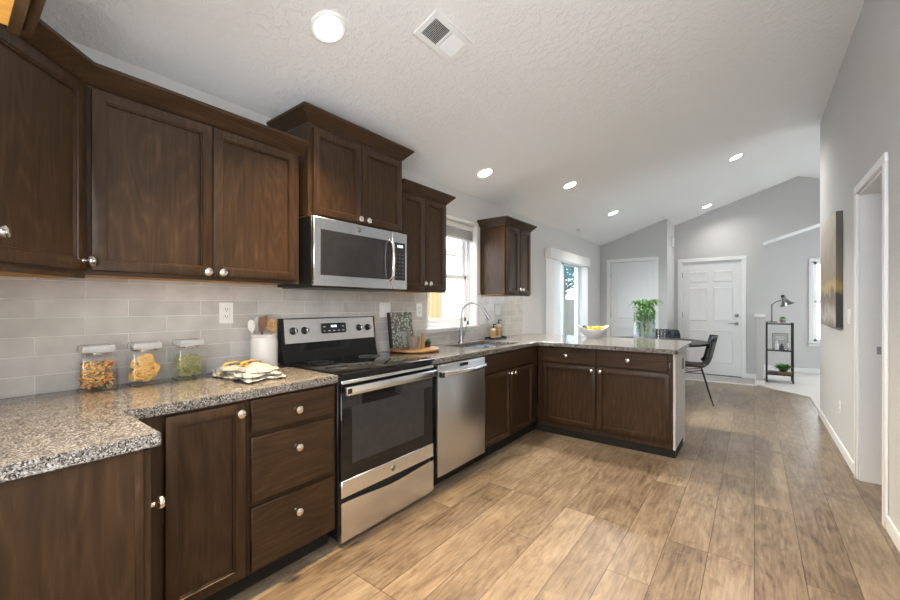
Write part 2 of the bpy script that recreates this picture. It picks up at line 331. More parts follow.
def knob_bm(bm, p, n, s=1.0):
    Mx = Matrix.Translation(p) @ Vector(n).to_track_quat('Z', 'Y').to_matrix().to_4x4() @ Matrix.Scale(s, 4)
    lathe(bm, [(.008, 0), (.006, .004), (.005, .013), (.009, .017), (.0155, .021), (.0165, .026), (.014, .031), (.007, .034), (0, .0345)], 18, Mx); return bm
def text_bm(bm, txt, size, Mx, depth=.0006):
    cu = bpy.data.curves.new('t', 'FONT'); cu.body = txt; cu.size = size; cu.align_x = 'CENTER'; cu.align_y = 'CENTER'; cu.extrude = depth; cu.resolution_u = 3
    ob = bpy.data.objects.new('t', cu); COL.objects.link(ob); bpy.context.view_layer.update()
    me = bpy.data.meshes.new_from_object(ob.evaluated_get(bpy.context.evaluated_depsgraph_get()))
    bpy.data.objects.remove(ob); bpy.data.curves.remove(cu)
    t = bmesh.new(); t.from_mesh(me); bpy.data.meshes.remove(me); merge(bm, t, Mx); return bm

def tag(o, label=None, cat=None, group=None, kind=None):
    if label: o['label'] = label
    if cat: o['category'] = cat
    if group: o['group'] = group
    if kind: o['kind'] = kind
    return o
def thing(name, label, cat, loc, group=None, rot=0):
    o = bpy.data.objects.new(name, None); COL.objects.link(o); o.location = loc; o.rotation_euler = (0, 0, rot); o.empty_display_size = .05
    OFF[o.name] = Vector(loc); return tag(o, label, cat, group)
def obj(name, bm, m, parent=None, local=False, smooth=True, label=None, cat=None, group=None, kind=None, base=None, ang=38):
    me = bpy.data.meshes.new(name)
    bmesh.ops.remove_doubles(bm, verts=bm.verts, dist=1e-6)
    if parent is not None: off = Vector((0, 0, 0)) if local else OFF[parent.name]
    elif kind == 'structure': off = Vector((0, 0, 0))
    elif base is not None: off = Vector(base)
    else:
        xs = [v.co for v in bm.verts]; lo = [min(v[i] for v in xs) for i in range(3)]; hi = [max(v[i] for v in xs) for i in range(3)]
        off = Vector(((lo[0] + hi[0]) / 2, (lo[1] + hi[1]) / 2, lo[2]))
    bmesh.ops.translate(bm, vec=-off, verts=bm.verts); bm.to_mesh(me); bm.free()
    me.materials.append(m)
    if smooth:
        me.shade_smooth(); me.set_sharp_from_angle(angle=math.radians(ang))
    o = bpy.data.objects.new(name, me); COL.objects.link(o)
    if parent is not None: o.parent = parent; OFF[o.name] = OFF[parent.name] if not local else Vector((0, 0, 0))
    else: o.location = off; OFF[o.name] = off
    return tag(o, label, cat, group, kind)
def struct(name, bm, m, label=None, parent=None):
    return obj(name, bm, m, parent, kind='structure' if parent is None else None, label=label)
def copytree(o, parent=None):
    c = o.copy(); COL.objects.link(c); c.parent = parent
    OFF[c.name] = OFF.get(o.name, Vector((0, 0, 0)))
    for ch in list(o.children): copytree(ch, c)
    return c
def LX(x): return lambda u, v: (x, u, v)
def LY(y): return lambda u, v: (u, y, v)
def LZ(z): return lambda u, v: (u, v, z)

# ------------------------------------------------------------------ room shell
YB = -.26; YF = 7.88; YE = 8.68; YL = 9.97; XR = 2.968; XO = 5.6
XP = 2.93
def zc(x): return 2.435 + x / 3 if x <= XP else 2.435 + XP / 3 - (x - XP) / 3
struct('floor', box(bmn(), -.15, XO, YB - .6, YL, -.05, 0), M_FLOOR, 'grey brown wood look plank floor')
t = bmn(); poly(t, [(2.435, 7.95), (XR + .005, 7.38), (XR + .005, 6.30), (XO, 6.30), (XO, YL), (2.435, YL)], [], LZ(0), (0, 0, .012)); struct('floor_carpet', t, M_CARPET, 'pale carpet of the living room beyond the low wall')
t = bmn(); poly(t, [(1.14, 7.90), (2.40, 7.98), (2.40, YE), (1.14, YE)], [], LZ(0), (0, 0, .006)); struct('floor_entry', t, M_ENTRY, 'pale entry floor in front of the six panel door')
t = bmn(); poly(t, [(1.14, 7.86), (2.40, 7.945), (2.40, 7.98), (1.14, 7.90)], [], LZ(0), (0, 0, .012)); struct('trim_1', t, M_WHITE, 'white strip along the edge of the entry floor')
t = bmn(); poly(t, [(-.15, zc(-.15)), (XP, zc(XP)), (XO, zc(XO)), (XO, zc(XO) + .15), (XP, zc(XP) + .15), (-.15, zc(-.15) + .15)], [], LY(YB - .02), (0, YL + .2 - YB, 0)); struct('ceiling', t, M_CEIL, 'vaulted ceiling with knockdown texture')
WIN = (2.735, 3.52, 1.07, 2.125); SLI = (5.33, 6.87, 0.0, 2.04)
t = bmn(); poly(t, rect(YB - .02, YL, 0, 2.44), [rect(*WIN), rect(SLI[0], SLI[1], .001, SLI[3])], LX(0), (-.15, 0, 0)); struct('wall_left', t, M_WALL, 'grey kitchen wall with the sink window and patio door')
t = bmn()
for y0, y1, z0, z1 in ((YB, WIN[0] - .028, .914, 1.41), (WIN[0] - .028, WIN[1] + .028, .914, 1.045), (WIN[1] + .028, 4.58, .914, 1.41)):
    box(t, 0, .008, y0, y1, z0, z1)
box(t, .008, 1.05, YB, YB + .008, .914, 1.41)
struct('wall_backsplash', t, M_TILE, 'glossy grey subway tile backsplash')
t = bmn(); poly(t, [(-.15, 0), (XO, 0), (XO, zc(XO)), (XP, zc(XP)), (-.15, zc(-.15))], [rect(1.10, 2.90, .92, 2.62)], LY(YB), (0, -.12, 0)); struct('wall_back', t, M_WALL)  # unseen wall; its opening is added to steer daylight above the base cabinets
t = bmn(); poly(t, [(0, 0), (1.14, 0), (1.14, zc(1.14)), (0, zc(0))], [rect(.178, .942, .001, 2.088)], LY(YF), (0, .12, 0)); box(t, 1.02, 1.14, YF + .12, YE, 0, 2.80); struct('wall_far', t, M_WALL, 'grey end wall of the dining area')
t = bmn(); poly(t, [(1.02, 0), (2.48, 0), (2.48, 2.365), (3.6, 2.74), (XO, 2.4), (XO, zc(XO)), (XP, zc(XP)), (1.02, zc(1.02))], [rect(1.268, 2.182, .001, 2.09)], LY(YE), (0, .13, 0)); poly(t, [(2.48, 2.365), (3.6, 2.74), (3.6, 3.0), (2.48, 2.7)], [], LY(YE + .129), (0, .36, 0)); struct('wall_entry', t, M_WALL, 'grey entry wall with the front door and a sloped opening')
t = bmn(); box(t, 2.385, 2.48, 7.98, YE, 0, 1.09); struct('wall_pony', t, M_WALL, 'low grey half wall beside the front door')
struct('trim_2', box(bmn(), 2.36, 2.505, 7.95, YE, 1.09, 1.125, .006), M_WHITE, 'white cap on the low half wall')
W2 = (3.235, 4.35, .60, 2.10)
t = bmn(); poly(t, [(1.0, 0), (XO, 0), (XO, zc(XO)), (XP, zc(XP)), (1.0, zc(1.0))], [rect(*W2)], LY(YL), (0, .15, 0)); struct('wall_living', t, M_WALL, 'grey far wall of the living room')
t = bmn(); poly(t, [(YB, 0), (3.37, 0), (3.37, 2.10), (4.13, 2.10), (4.13, 0), (6.29, 0), (6.29, zc(XR)), (YB, zc(XR))], [], LX(XR), (.12, 0, 0)); struct('wall_right', t, M_WALL, 'grey hallway wall on the right')
t = bmn(); poly(t, rect(YB, YL, 0, 2.7), [rect(7.4, 9.2, .8, 2.05)], LX(XO), (.12, 0, 0)); struct('wall_right_far', t, M_WALL)  # hidden outer wall; opening added to bring more light to the far area
# trims and baseboards
def bb(name, bm): struct(name, bm, M_WHITE)
bh = .085
bb('baseboard_right', box(box(bmn(), XR - .014, XR, 4.195, 6.30, 0, bh, .004), XR - .014, XR, YB, 3.305, 0, bh, .004))
bb('baseboard_far', box(bmn(), 0, .10, YF - .014, YF, 0, bh, .004))
t = bmn(); box(t, 2.245, 2.385, YE - .014, YE, .006, bh, .004); box(t, 2.371, 2.385, 7.98, YE - .014, .012, bh, .004); box(t, 2.371, 2.494, 7.966, 7.98, .012, bh, .004); bb('baseboard_entry', t)
bb('baseboard_living', box(bmn(), 2.5, XO, YL - .014, YL, .012, .105, .004))
bb('baseboard_left', box(box(bmn(), 0, .014, 4.80, 5.27, 0, bh, .004), 0, .014, 6.93, YF - .014, 0, bh, .004))
def casing(name, plane, a0, a1, ztop, pos, w=.058, th=.018, sign=-1, z0=0):
    t = bmn(); c0, c1 = (pos + sign * th, pos) if sign < 0 else (pos, pos + th)
    if plane == 'Y':
        for q in ((a0 - w, a0, z0, ztop), (a1, a1 + w, z0, ztop), (a0 - w, a1 + w, ztop, ztop + w)): box(t, q[0], q[1], c0, c1, q[2], q[3], .004)
    else:
        for q in ((a0 - w, a0, z0, ztop), (a1, a1 + w, z0, ztop), (a0 - w, a1 + w, ztop, ztop + w)): box(t, c0, c1, q[0], q[1], q[2], q[3], .004)
    return struct(name, t, M_WHITE)
casing('trim_3', 'Y', .178, .942, 2.088, YF, .066)
casing('trim_4', 'Y', 1.268, 2.182, 2.09, YE, .066)
t = casing('trim_5', 'X', 3.37, 4.13, 2.10, XR)
struct('trim_6', box(box(box(bmn(), XR, XR + .12, 4.112, 4.13, 0, 2.10), XR, XR + .12, 3.37, 3.388, 0, 2.10), XR, XR + .12, 3.388, 4.112, 2.082, 2.10), M_WHITE, 'white jamb lining the hallway door opening')
t = bmn(); box(t, XR + .088, XR + .110, 4.1075, 4.112, .93, .985, .001); obj('strike_plate', t, M_KEYS, label='small metal strike plate on the white hallway door jamb', cat='door hardware')
# doors
d1 = struct('door_1', panel_door(bmn(), faceM((.180, YF + .055, .01), -PI / 2), .76, 2.075, .035, [(.12, .64, 1.03, 1.95), (.12, .64, .18, .86)]), M_DOORW, 'white two panel door on the far grey wall')
for z in (.30, 1.05, 1.80): obj('hinge', box(bmn(), .176, .190, YF + .008, YF + .021, z, z + .09, .002), M_CHROME, d1)
t = bmn(); lathe(t, [(.026, 0), (.026, .008), (.011, .012), (.011, .035), (.024, .045), (.027, .06), (.018, .07), (0, .072)], 16, Matrix.Translation((.885, YF + .018, .95)) @ Matrix.Rotation(PI / 2, 4, 'X')); obj('door_knob', t, M_CHROME, d1)
PN = []
for (a0, a1) in ((.115, .405), (.50, .79)):
    PN += [(a0, a1, 1.70, 1.90), (a0, a1, .98, 1.60), (a0, a1, .22, .82)]
d2 = struct('door_2', panel_door(bmn(), faceM((1.27, YE + .055, .012), -PI / 2), .91, 2.075, .04, PN), M_DOORW, 'white six panel front door with a lever handle')
for z in (.30, 1.05, 1.80): obj('hinge', box(bmn(), 1.266, 1.28, YE + .003, YE + .016, z, z + .1, .002), M_FAUCET, d2)
t = bmn(); lathe(t, [(.032, 0), (.032, .01), (.02, .018), (0, .02)], 18, Matrix.Translation((2.11, YE + .012, 1.10)) @ Matrix.Rotation(PI / 2, 4, 'X')); obj('deadbolt', t, M_FAUCET, d2)
t = bmn(); lathe(t, [(.032, 0), (.032, .01), (.013, .016), (.013, .05), (0, .052)], 18, Matrix.Translation((2.11, YE + .012, .955)) @ Matrix.Rotation(PI / 2, 4, 'X')); tube(t, [(2.11, YE - .036, .955), (2.05, YE - .045, .957), (1.985, YE - .04, .95)], [.011, .010, .007]); obj('lever_handle', t, M_FAUCET, d2)
struct('trim_7', box(bmn(), 1.27, 2.18, YE - .02, YE + .0, .004, .018, .003), M_DARKMETAL, 'dark threshold under the front door')
# kitchen window
w1 = struct('window_1', bmn(), M_VINYL, 'white double hung window above the sink') if False else None
t = bmn(); y0, y1, z0, z1 = WIN
for q in ((y0, y0 + .045, z0, z1), (y1 - .045, y1, z0, z1), (y0, y1, z0, z0 + .04), (y0, y1, z1 - .04, z1)): box(t, -.145, -.085, *q, .003)
w1 = struct('window_1', t, M_VINYL, 'white double hung window above the sink')
def sash(x0, x1, a0, a1, b0, b1, w=.042):
    t = bmn()
    for q in ((a0, a0 + w, b0, b1), (a1 - w, a1, b0, b1), (a0, a1, b0, b0 + w), (a0, a1, b1 - w, b1)): box(t, x0, x1, *q, .003)
    return t
zm = 1.575
s = obj('upper_sash', sash(-.135, -.115, y0 + .045, y1 - .045, zm - .02, z1 - .04), M_VINYL, w1); obj('pane', box(bmn(), -.127, -.124, y0 + .08, y1 - .08, zm + .02, z1 - .08), M_WINGLASS, s)
s = obj('lower_sash', sash(-.113, -.09, y0 + .045, y1 - .045, z0 + .04, zm + .025), M_VINYL, w1); obj('pane', box(bmn(), -.103, -.100, y0 + .08, y1 - .08, z0 + .08, zm - .02), M_WINGLASS, s)
t = bmn(); box(t, -.085, 0.0, y0 - .001, y0 + .006, z0, z1); box(t, -.085, 0, y1 - .006, y1 + .001, z0, z1); box(t, -.085, 0, y0, y1, z1 - .006, z1 + .001)
for q in ((y0 - .022, y0 + .003, z0, z1), (y1 - .003, y1 + .022, z0, z1), (y0 - .022, y1 + .022, z1, z1 + .03)): box(t, .0, .012, *q, .003)
struct('trim_8', t, M_WHITE, 'white casing and returns of the sink window')
struct('trim_9', box(box(bmn(), -.085, .03, y0 - .04, y1 + .04, z0 - .022, z0 + .002, .005), .0, .012, y0 - .03, y1 + .03, z0 - .04, z0 - .022), M_WHITE, 'white sill of the sink window')
b = thing('window_shade', 'rolled up pale shade at the top of the sink window', 'window shade', (-.05, (y0 + y1) / 2, z1 - .16))
obj('headrail', box(bmn(), -.075, -.01, y0 + .01, y1 - .01, z1 - .065, z1 - .008, .004), M_PLATE, b)
t = bmn()
for k in range(6): box(t, -.068 + .002 * (k % 2), -.022, y0 + .015, y1 - .015, z1 - .085 - k * .013, z1 - .074 - k * .013, .003)
obj('folded_shade', t, mat('grey shade fabric', (.50, .50, .49), .8), b)
obj('bottom_rail', box(bmn(), -.07, -.02, y0 + .012, y1 - .012, z1 - .168, z1 - .152, .004), M_PLATE, b)
# patio door
y0, y1, z0, z1 = SLI
t = bmn()
for q in ((y0, y0 + .05, .0, z1), (y1 - .05, y1, 0, z1), (y0, y1, 0, .04), (y0, y1, z1 - .05, z1)): box(t, -.14, -.02, *q, .003)
dp = struct('door_3', t, M_VINYL, 'white sliding glass patio door')
a = obj('fixed_panel', sash(-.125, -.09, y0 + .05, 6.13, .04, z1 - .05, .06), M_VINYL, dp); obj('pane', box(bmn(), -.11, -.106, y0 + .1, 6.08, .09, z1 - .1), M_TEALGLASS, a)
a = obj('sliding_panel', sash(-.085, -.05, 6.07, y1 - .05, .04, z1 - .05, .06), M_VINYL, dp); obj('pane', box(bmn(), -.07, -.066, 6.12, y1 - .1, .09, z1 - .1), M_TEALGLASS, a)
t = bmn(); tube(t, [(-.05, 6.79, .90), (-.01, 6.79, .92), (-.01, 6.79, 1.14), (-.05, 6.79, 1.16)], .010); obj('pull_handle', t, M_VINYL, dp)
vb = thing('vertical_blind', 'white vertical blind with a square valance over the patio door', 'blind', (.05, 6.1, 0))
obj('valance', box(box(bmn(), .001, .10, 5.27, 6.93, 1.945, 2.10, .004), .1, .108, 5.265, 6.935, 1.945, 1.96, .002), M_PLATE, vb)
for k in range(6):
    yy = 5.31 + k * .066; w = .041; th = math.radians(72 if k % 2 else 66)
    t = bmn(); box(t, -w, w, -.0012, .0012, .04, 1.945, 0, Matrix.Translation((.05, yy, 0)) @ Matrix.Rotation(PI / 2 - th + PI / 2 * 0, 4, 'Z')); obj('vane', t, M_VINYL, vb)
for k in range(3):
    yy = 6.74 + k * .062
    t = bmn(); box(t, -.041, .041, -.0012, .0012, .04, 1.945, 0, Matrix.Translation((.05, yy, 0)) @ Matrix.Rotation(math.radians(62), 4, 'Z')); obj('vane', t, M_VINYL, vb)
# living room window
y0, y1, z0, z1 = W2
t = bmn()
for q in ((y0, y0 + .05, z0, z1), (y1 - .05, y1, z0, z1), (y0, y1, z0, z0 + .05), (y0, y1, z1 - .05, z1), (y0, y1, 1.33, 1.37)): box(t, q[0], q[1], YL + .07, YL + .12, q[2], q[3], .003)
w2 = struct('window_2', t, M_VINYL, 'bright white window on the far living room wall'); obj('pane', box(bmn(), y0 + .05, y1 - .05, YL + .093, YL + .097, z0 + .05, z1 - .05), M_WINGLASS, w2)
t = bmn()
for q in ((y0 - .065, y0, z0, z1), (y1, y1 + .065, z0, z1), (y0 - .065, y1 + .065, z1, z1 + .07)): box(t, q[0], q[1], YL - .02, YL, q[2], q[3], .004)
box(t, y0 - .08, y1 + .08, YL - .05, YL + .07, z0 - .03, z0, .004); box(t, y0 - .065, y1 + .065, YL - .018, YL, z0 - .085, z0 - .03, .003)
struct('trim_10', t, M_WHITE, 'white casing and sill of the living room window')

# ------------------------------------------------------------------ cabinets
def knob(parent, p, n, s=1.22): return obj('knob', knob_bm(bmn(), p, n, s), M_KNOB, parent)
FX = .605                                                             # base cabinet face frame plane
def crown(bm, path, z0, ends=True, prof=((0, 0), (.006, 0), (.010, .006), (.056, .056), (.062, .060), (.062, .074), (0, .074))):
    P = [Vector((p[0], p[1])) for p in path]; dirs = [(b - a).normalized() for a, b in zip(P, P[1:])]; nr = [Vector((-d.y, d.x)) for d in dirs]
    t = bmesh.new(); rings = []
    for i, p in enumerate(P):
        if i == 0: m = nr[0]
        elif i == len(P) - 1: m = nr[-1]
        else: m = (nr[i - 1] + nr[i]) / (1 + nr[i - 1].dot(nr[i]))
        rings.append([t.verts.new((p.x + m.x * o, p.y + m.y * o, z0 + z)) for o, z in prof])
    n = len(prof)
    for a, b in zip(rings, rings[1:]):
        for k in range(n): t.faces.new((a[k], a[(k + 1) % n], b[(k + 1) % n], b[k]))
    t.faces.new(rings[0][::-1]); t.faces.new(rings[-1]); bmesh.ops.recalc_face_normals(t, faces=t.faces[:]); merge(bm, t); return bm
# corner wall cabinet
D = math.sqrt(.5)
cw = thing('corner_wall_cabinet', 'brown diagonal corner wall cabinet at the far left', 'cabinet', (.25, 0, 1.385))
t = bmn(); poly(t, [(.001, YB + .001), (.604, YB + .001), (.604, .044), (.304, .344), (.001, .344)], [], LZ(1.40), (0, 0, .734)); obj('body', t, M_WOODZ, cw)
t = bmn(); poly(t, [(.001, YB + .02), (.59, YB + .02), (.59, .04), (.30, .33), (.001, .33)], [], LZ(1.396), (0, 0, .004)); obj('bottom_panel', t, M_RAW, cw)
Mx = faceM((.304 + .3 + .0, .044, 0), PI / 4)
t = bmn(); box(t, .0, .424, 1.385, 1.425, 0, .012, 0, Mx); obj('light_rail', t, M_WOODY, cw)
dr = cab_door(faceM((.604 + .002, .044 + .002, 0), PI / 4), .012, .418, 1.415, 2.128, cw)
p = faceM((.606, .046, 0), PI / 4) @ Vector((.405, 1.452, .019)); knob(dr, p, (1, 1, 0))
p = faceM((.606, .046, 0), PI / 4) @ Vector((.062, 1.50, .019)); knob(dr, p, (1, 1, 0))
def wall_cab(name, label, y0, y1, z0, z1, xf, doors, crownpath=None, sides=()):
    c = thing(name, label, 'cabinet', (xf / 2, (y0 + y1) / 2, z0))
    obj('body', box(bmn(), .001, xf, y0, y1, z0 + .012, z1, .001), M_WOODZ, c)
    obj('bottom_panel', box(bmn(), .01, xf - .02, y0 + .015, y1 - .015, z0 + .006, z0 + .0125), M_RAW, c)
    obj('face_frame', box(bmn(), xf - .02, xf + .001, y0 - .0005, y1 + .0005, z0, z0 + .03, .001), M_WOODY, c)
    for (a0, a1, b0, b1, kn) in doors:
        d = cab_door(faceM((xf + .002, 0, 0), 0), a0, a1, b0, b1, c)
        if kn: knob(d, (xf + .021, kn[0], kn[1]), (1, 0, 0))
    if crownpath: obj('crown_moulding', crown(bmn(), crownpath, z1), M_WOODY, c)
    return c
wall_cab('wall_cabinet', 'widest brown two door wall cabinet, above the pasta jars', .346, 1.262, 1.40, 2.134, .305, [(.370, .800, 1.418, 2.126, (.772, 1.437)), (.805, 1.236, 1.418, 2.126, (.835, 1.437))])
cm = obj('crown_moulding', crown(bmn(), [(.99, .044), (.606, .044), (.305, .345), (.305, 1.289)][::-1], 2.134), M_WOODY, label='dark crown moulding along the corner and left wall cabinets', cat='moulding')
wall_cab('wall_cabinet', 'tallest mounted brown wall cabinet, directly over the microwave', 1.293, 2.053, 1.79, 2.325, .345, [(1.318, 1.665, 1.805, 2.30, (1.635, 1.825)), (1.672, 2.030, 1.805, 2.30, (1.70, 1.825))], [(.002, 1.293), (.345, 1.293), (.345, 2.053), (.002, 2.053)][::-1])
wall_cab('wall_cabinet', 'narrow brown wall cabinet between the microwave and the window', 2.056, 2.61, 1.385, 2.12, .305, [(2.075, 2.325, 1.40, 2.112, (2.297, 1.45)), (2.33, 2.595, 1.40, 2.112, (2.36, 1.45))], [(.305, 2.056), (.305, 2.61), (.002, 2.61)][::-1])
wall_cab('wall_cabinet', 'small brown wall cabinet right of the sink window, side panel showing', 3.605, 4.185, 1.385, 2.12, .305, [(3.625, 3.893, 1.40, 2.112, (3.865, 1.45)), (3.899, 4.165, 1.40, 2.112, (3.927, 1.45))], [(.002, 3.605), (.305, 3.605), (.305, 4.185), (.002, 4.185)][::-1])
# cabinet over the refrigerator space (only its underside corner shows)
c = thing('refrigerator_cabinet', 'dark cabinet with raw wood underside at the top left corner', 'cabinet', (1.4, -.07, 1.91))
obj('body', box(bmn(), 1.0, 1.9, YB + .001, .118, 1.922, 2.30), M_WOODX, c); obj('bottom_panel', box(bmn(), 1.02, 1.88, YB + .01, .10, 1.914, 1.922), M_RAW, c)
obj('face_frame', box(bmn(), .999, 1.901, .10, .12, 1.91, 2.30), M_WOODX, c)
for a in (1.01, 1.46): cab_door(faceM((a + .43, .122, 0), PI / 2), 0, .43, 1.92, 2.29, c)

def base_front(c, items):
    for (kind, a0, a1, b0, b1, kn, Mx, m) in items:
        d = cab_door(Mx, a0, a1, b0, b1, c) if kind == 'door' else obj('drawer' if kind == 'drawer' else 'false_front', slab(bmn(), Mx, a0, a1, b0, b1), m, c)
        if kn:
            n = Mx.to_3x3() @ Vector((0, 0, 1)); knob(d, Mx @ Vector((kn[0], kn[1], .019)), n)
MX = faceM((FX + .001, 0, 0), 0)
# leg along the back wall
c = thing('base_cabinet', 'brown base cabinet with plain end panel under the near counter corner', 'cabinet', (.7, .05, 0))
obj('end_panel', box(bmn(), .955, .972, YB + .002, .345, 0, .875, .001), M_WOODZ, c)
obj('body', box(bmn(), .62, .955, YB + .002, .345, .10, .875), M_WOODZ, c); obj('face_frame', box(bmn(), .62, .972, .345, .364, .10, .875, .001), M_WOODZ, c)
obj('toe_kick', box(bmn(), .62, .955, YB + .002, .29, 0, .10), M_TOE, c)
MY = faceM((.97, .3655, 0), PI / 2)
base_front(c, [('door', .012, .33, .115, .86, (.035, .685), MY, M_WOODZ)])
c = thing('base_cabinet', 'narrow single door brown base cabinet left of the drawer stack', 'cabinet', (.3, .6, 0))
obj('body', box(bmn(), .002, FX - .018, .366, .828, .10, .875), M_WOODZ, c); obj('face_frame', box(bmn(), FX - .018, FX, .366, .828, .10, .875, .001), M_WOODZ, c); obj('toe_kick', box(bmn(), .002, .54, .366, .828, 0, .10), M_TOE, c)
base_front(c, [('door', .522, .812, .114, .862, (.782, .825), MX, M_WOODZ)])
c = thing('drawer_cabinet', 'brown three drawer base cabinet left of the range', 'cabinet', (.3, 1.05, 0))
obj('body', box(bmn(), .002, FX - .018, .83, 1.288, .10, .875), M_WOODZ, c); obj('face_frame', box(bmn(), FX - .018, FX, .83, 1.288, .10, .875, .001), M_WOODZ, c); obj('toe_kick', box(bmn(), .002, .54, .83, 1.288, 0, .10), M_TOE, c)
base_front(c, [('drawer', .84, 1.266, .722, .864, (1.05, .788), MX, M_WOODY), ('drawer', .84, 1.266, .416, .700, (1.05, .61), MX, M_WOODY), ('drawer', .84, 1.266, .114, .393, (1.05, .305), MX, M_WOODY)])
c = thing('sink_cabinet', 'brown two door base cabinet under the sink', 'cabinet', (.3, 3.2, 0))
obj('body', box(bmn(), .002, FX - .018, 2.69, 3.74, .10, .66), M_WOODZ, c); obj('face_frame', box(bmn(), FX - .018, FX, 2.69, 3.74, .10, .875, .001), M_WOODZ, c); obj('toe_kick', box(bmn(), .002, .56, 2.69, 3.745, 0, .10), M_TOE, c)
base_front(c, [('false', 2.715, 3.605, .722, .864, None, MX, M_WOODY), ('door', 2.715, 3.152, .114, .705, (3.125, .675), MX, M_WOODZ), ('door', 3.165, 3.605, .114, .705, (3.192, .675), MX, M_WOODZ)])
c = thing('peninsula_cabinet', 'wide brown peninsula cabinet with two drawers over two doors', 'cabinet', (1.22, 4.0, 0))
YP = 3.757
obj('body', box(bmn(), .608, 1.822, YP + .018, 4.255, .07, .875), M_WOODZ, c); obj('face_frame', box(bmn(), .608, 1.822, YP, YP + .018, .07, .875, .001), M_WOODZ, c); obj('toe_kick', box(bmn(), .57, 1.838, YP + .012, 4.2, 0, .07), M_TOE, c)
MP = faceM((0, YP - .001, 0), -PI / 2)
base_front(c, [('drawer', .668, 1.192, .722, .864, (.915, .795), MP, M_WOODX), ('drawer', 1.20, 1.785, .722, .864, (1.475, .795), MP, M_WOODX),
               ('door', .668, 1.185, .125, .705, (1.155, .675), MP, M_WOODZ), ('door', 1.205, 1.795, .125, .705, (1.235, .675), MP, M_WOODZ)])
obj('hinge', box(bmn(), 1.797, 1.801, YP - .012, YP - .001, .755, .80), M_CHROME, c)
struct('wall_peninsula', box(box(bmn(), 1.823, 1.84, YP - .0, 4.26, .07, .8755), .002, 1.84, 4.26, 4.34, 0, .8755), M_WALL, 'pale painted end and back of the peninsula')
obj('outlet', box(bmn(), 1.84, 1.846, 4.155, 4.215, .70, .80, .002), M_GREYBOX, label='dark outlet on the pale end of the peninsula', cat='outlet')
# counters
t = bmn(); poly(t, [(.009, YB + .009), (1.0, YB + .009), (1.0, .399), (.630, .399), (.630, 1.289), (.009, 1.289)], [], LZ(.876), (0, 0, .038)); bmesh.ops.bevel(t, geom=[e for e in t.edges if len(e.link_faces) == 2 and e.calc_face_angle() > .5], offset=.003, segments=2, affect='EDGES')
obj('countertop', t, M_GRANITE, label='L shaped speckled granite counter left of the range', cat='countertop')
def arc(cx, cy, r, a0, a1, n=6): return [(cx + r * math.cos(a0 + (a1 - a0) * k / n), cy + r * math.sin(a0 + (a1 - a0) * k / n)) for k in range(n + 1)]
SK = (.13, .53, 2.80, 3.50)
hole = arc(SK[0] + .03, SK[2] + .03, .03, PI, 1.5 * PI) + arc(SK[1] - .03, SK[2] + .03, .03, 1.5 * PI, 2 * PI) + arc(SK[1] - .03, SK[3] - .03, .03, 0, PI / 2) + arc(SK[0] + .03, SK[3] - .03, .03, PI / 2, PI)
t = bmn(); poly(t, [(.009, 2.058), (.630, 2.058), (.630, 3.708)] + arc(1.83, 3.738, .03, -PI / 2, 0) + arc(1.76, 4.66, .10, 0, PI / 2) + [(.009, 4.76)], [hole], LZ(.876), (0, 0, .038))
bmesh.ops.bevel(t, geom=[e for e in t.edges if len(e.link_faces) == 2 and e.calc_face_angle() > .7], offset=.003, segments=1, affect='EDGES')
obj('countertop', t, M_GRANITE, label='speckled granite counter around the sink and along the peninsula', cat='countertop')
# sink
t = bmn(); a0, a1, b0, b1 = SK; e = .006
outer = [(a0 - .015, b0 - .015), (a1 + .015, b0 - .015), (a1 + .015, b1 + .015), (a0 - .015, b1 + .015)]
poly(t, outer, [[(a0 - e, b0 - e), (a1 + e, b0 - e), (a1 + e, b1 + e), (a0 - e, b1 + e)]], LZ(.870), (0, 0, .0055))
for q in ((a0 - .012, a0 - e, b0 - .012, b1 + .012), (a1 + e, a1 + .012, b0 - .012, b1 + .012), (a0, a1, b0 - .012, b0 - e), (a0, a1, b1 + e, b1 + .012)): box(t, *q, .69, .871)
box(t, a0 - .012, a1 + .012, b0 - .012, b1 + .012, .682, .69); sk = thing('sink', 'undermount stainless sink in the counter below the window', 'sink', (.33, 3.15, .682)); obj('basin', t, M_STEEL, sk)
t = bmn(); lathe(t, [(.042, .690), (.042, .693), (.03, .6935), (.03, .6915), (0, .6915)], 20, Matrix.Translation((.33, 3.15, 0))); obj('drain', t, M_CHROME, sk)
# faucet
f = thing('faucet', 'tall gooseneck pull down faucet behind the sink', 'faucet', (.075, 3.155, .914))
t = bmn(); lathe(t, [(.03, .914), (.03, .920), (.024, .926), (.021, .94), (.021, 1.04), (.014, 1.05)], 20, Matrix.Translation((.075, 3.155, 0)))
obj('faucet_body', t, M_FAUCET, f)
t = bmn(); pts = [(.075, 3.155, 1.03), (.075, 3.155, 1.12), (.075, 3.155, 1.20)] + [(.075 + .10 - .10 * math.cos(a), 3.155 + .05 * (1 - math.cos(a)), 1.20 + .105 * math.sin(a)) for a in [PI * k / 14 for k in range(1, 13)]]
tube(t, pts, .0125, 12); obj('spout', t, M_FAUCET, f)
e = Vector(pts[-1]); dd = (Vector(pts[-1]) - Vector(pts[-2])).normalized(); t = bmn(); tube(t, [e, e + dd * .03, e + dd * .075, e + dd * .115], [.0145, .017, .019, .020], 14); obj('spray_head', t, M_FAUCET, f)
t = bmn(); tube(t, [(.075, 3.175, .985), (.075, 3.20, .985)], .014, 12); tube(t, [(.075, 3.197, .985), (.083, 3.205, 1.03), (.095, 3.212, 1.085)], [.007, .006, .005], 8); obj('lever', t, M_FAUCET, f)

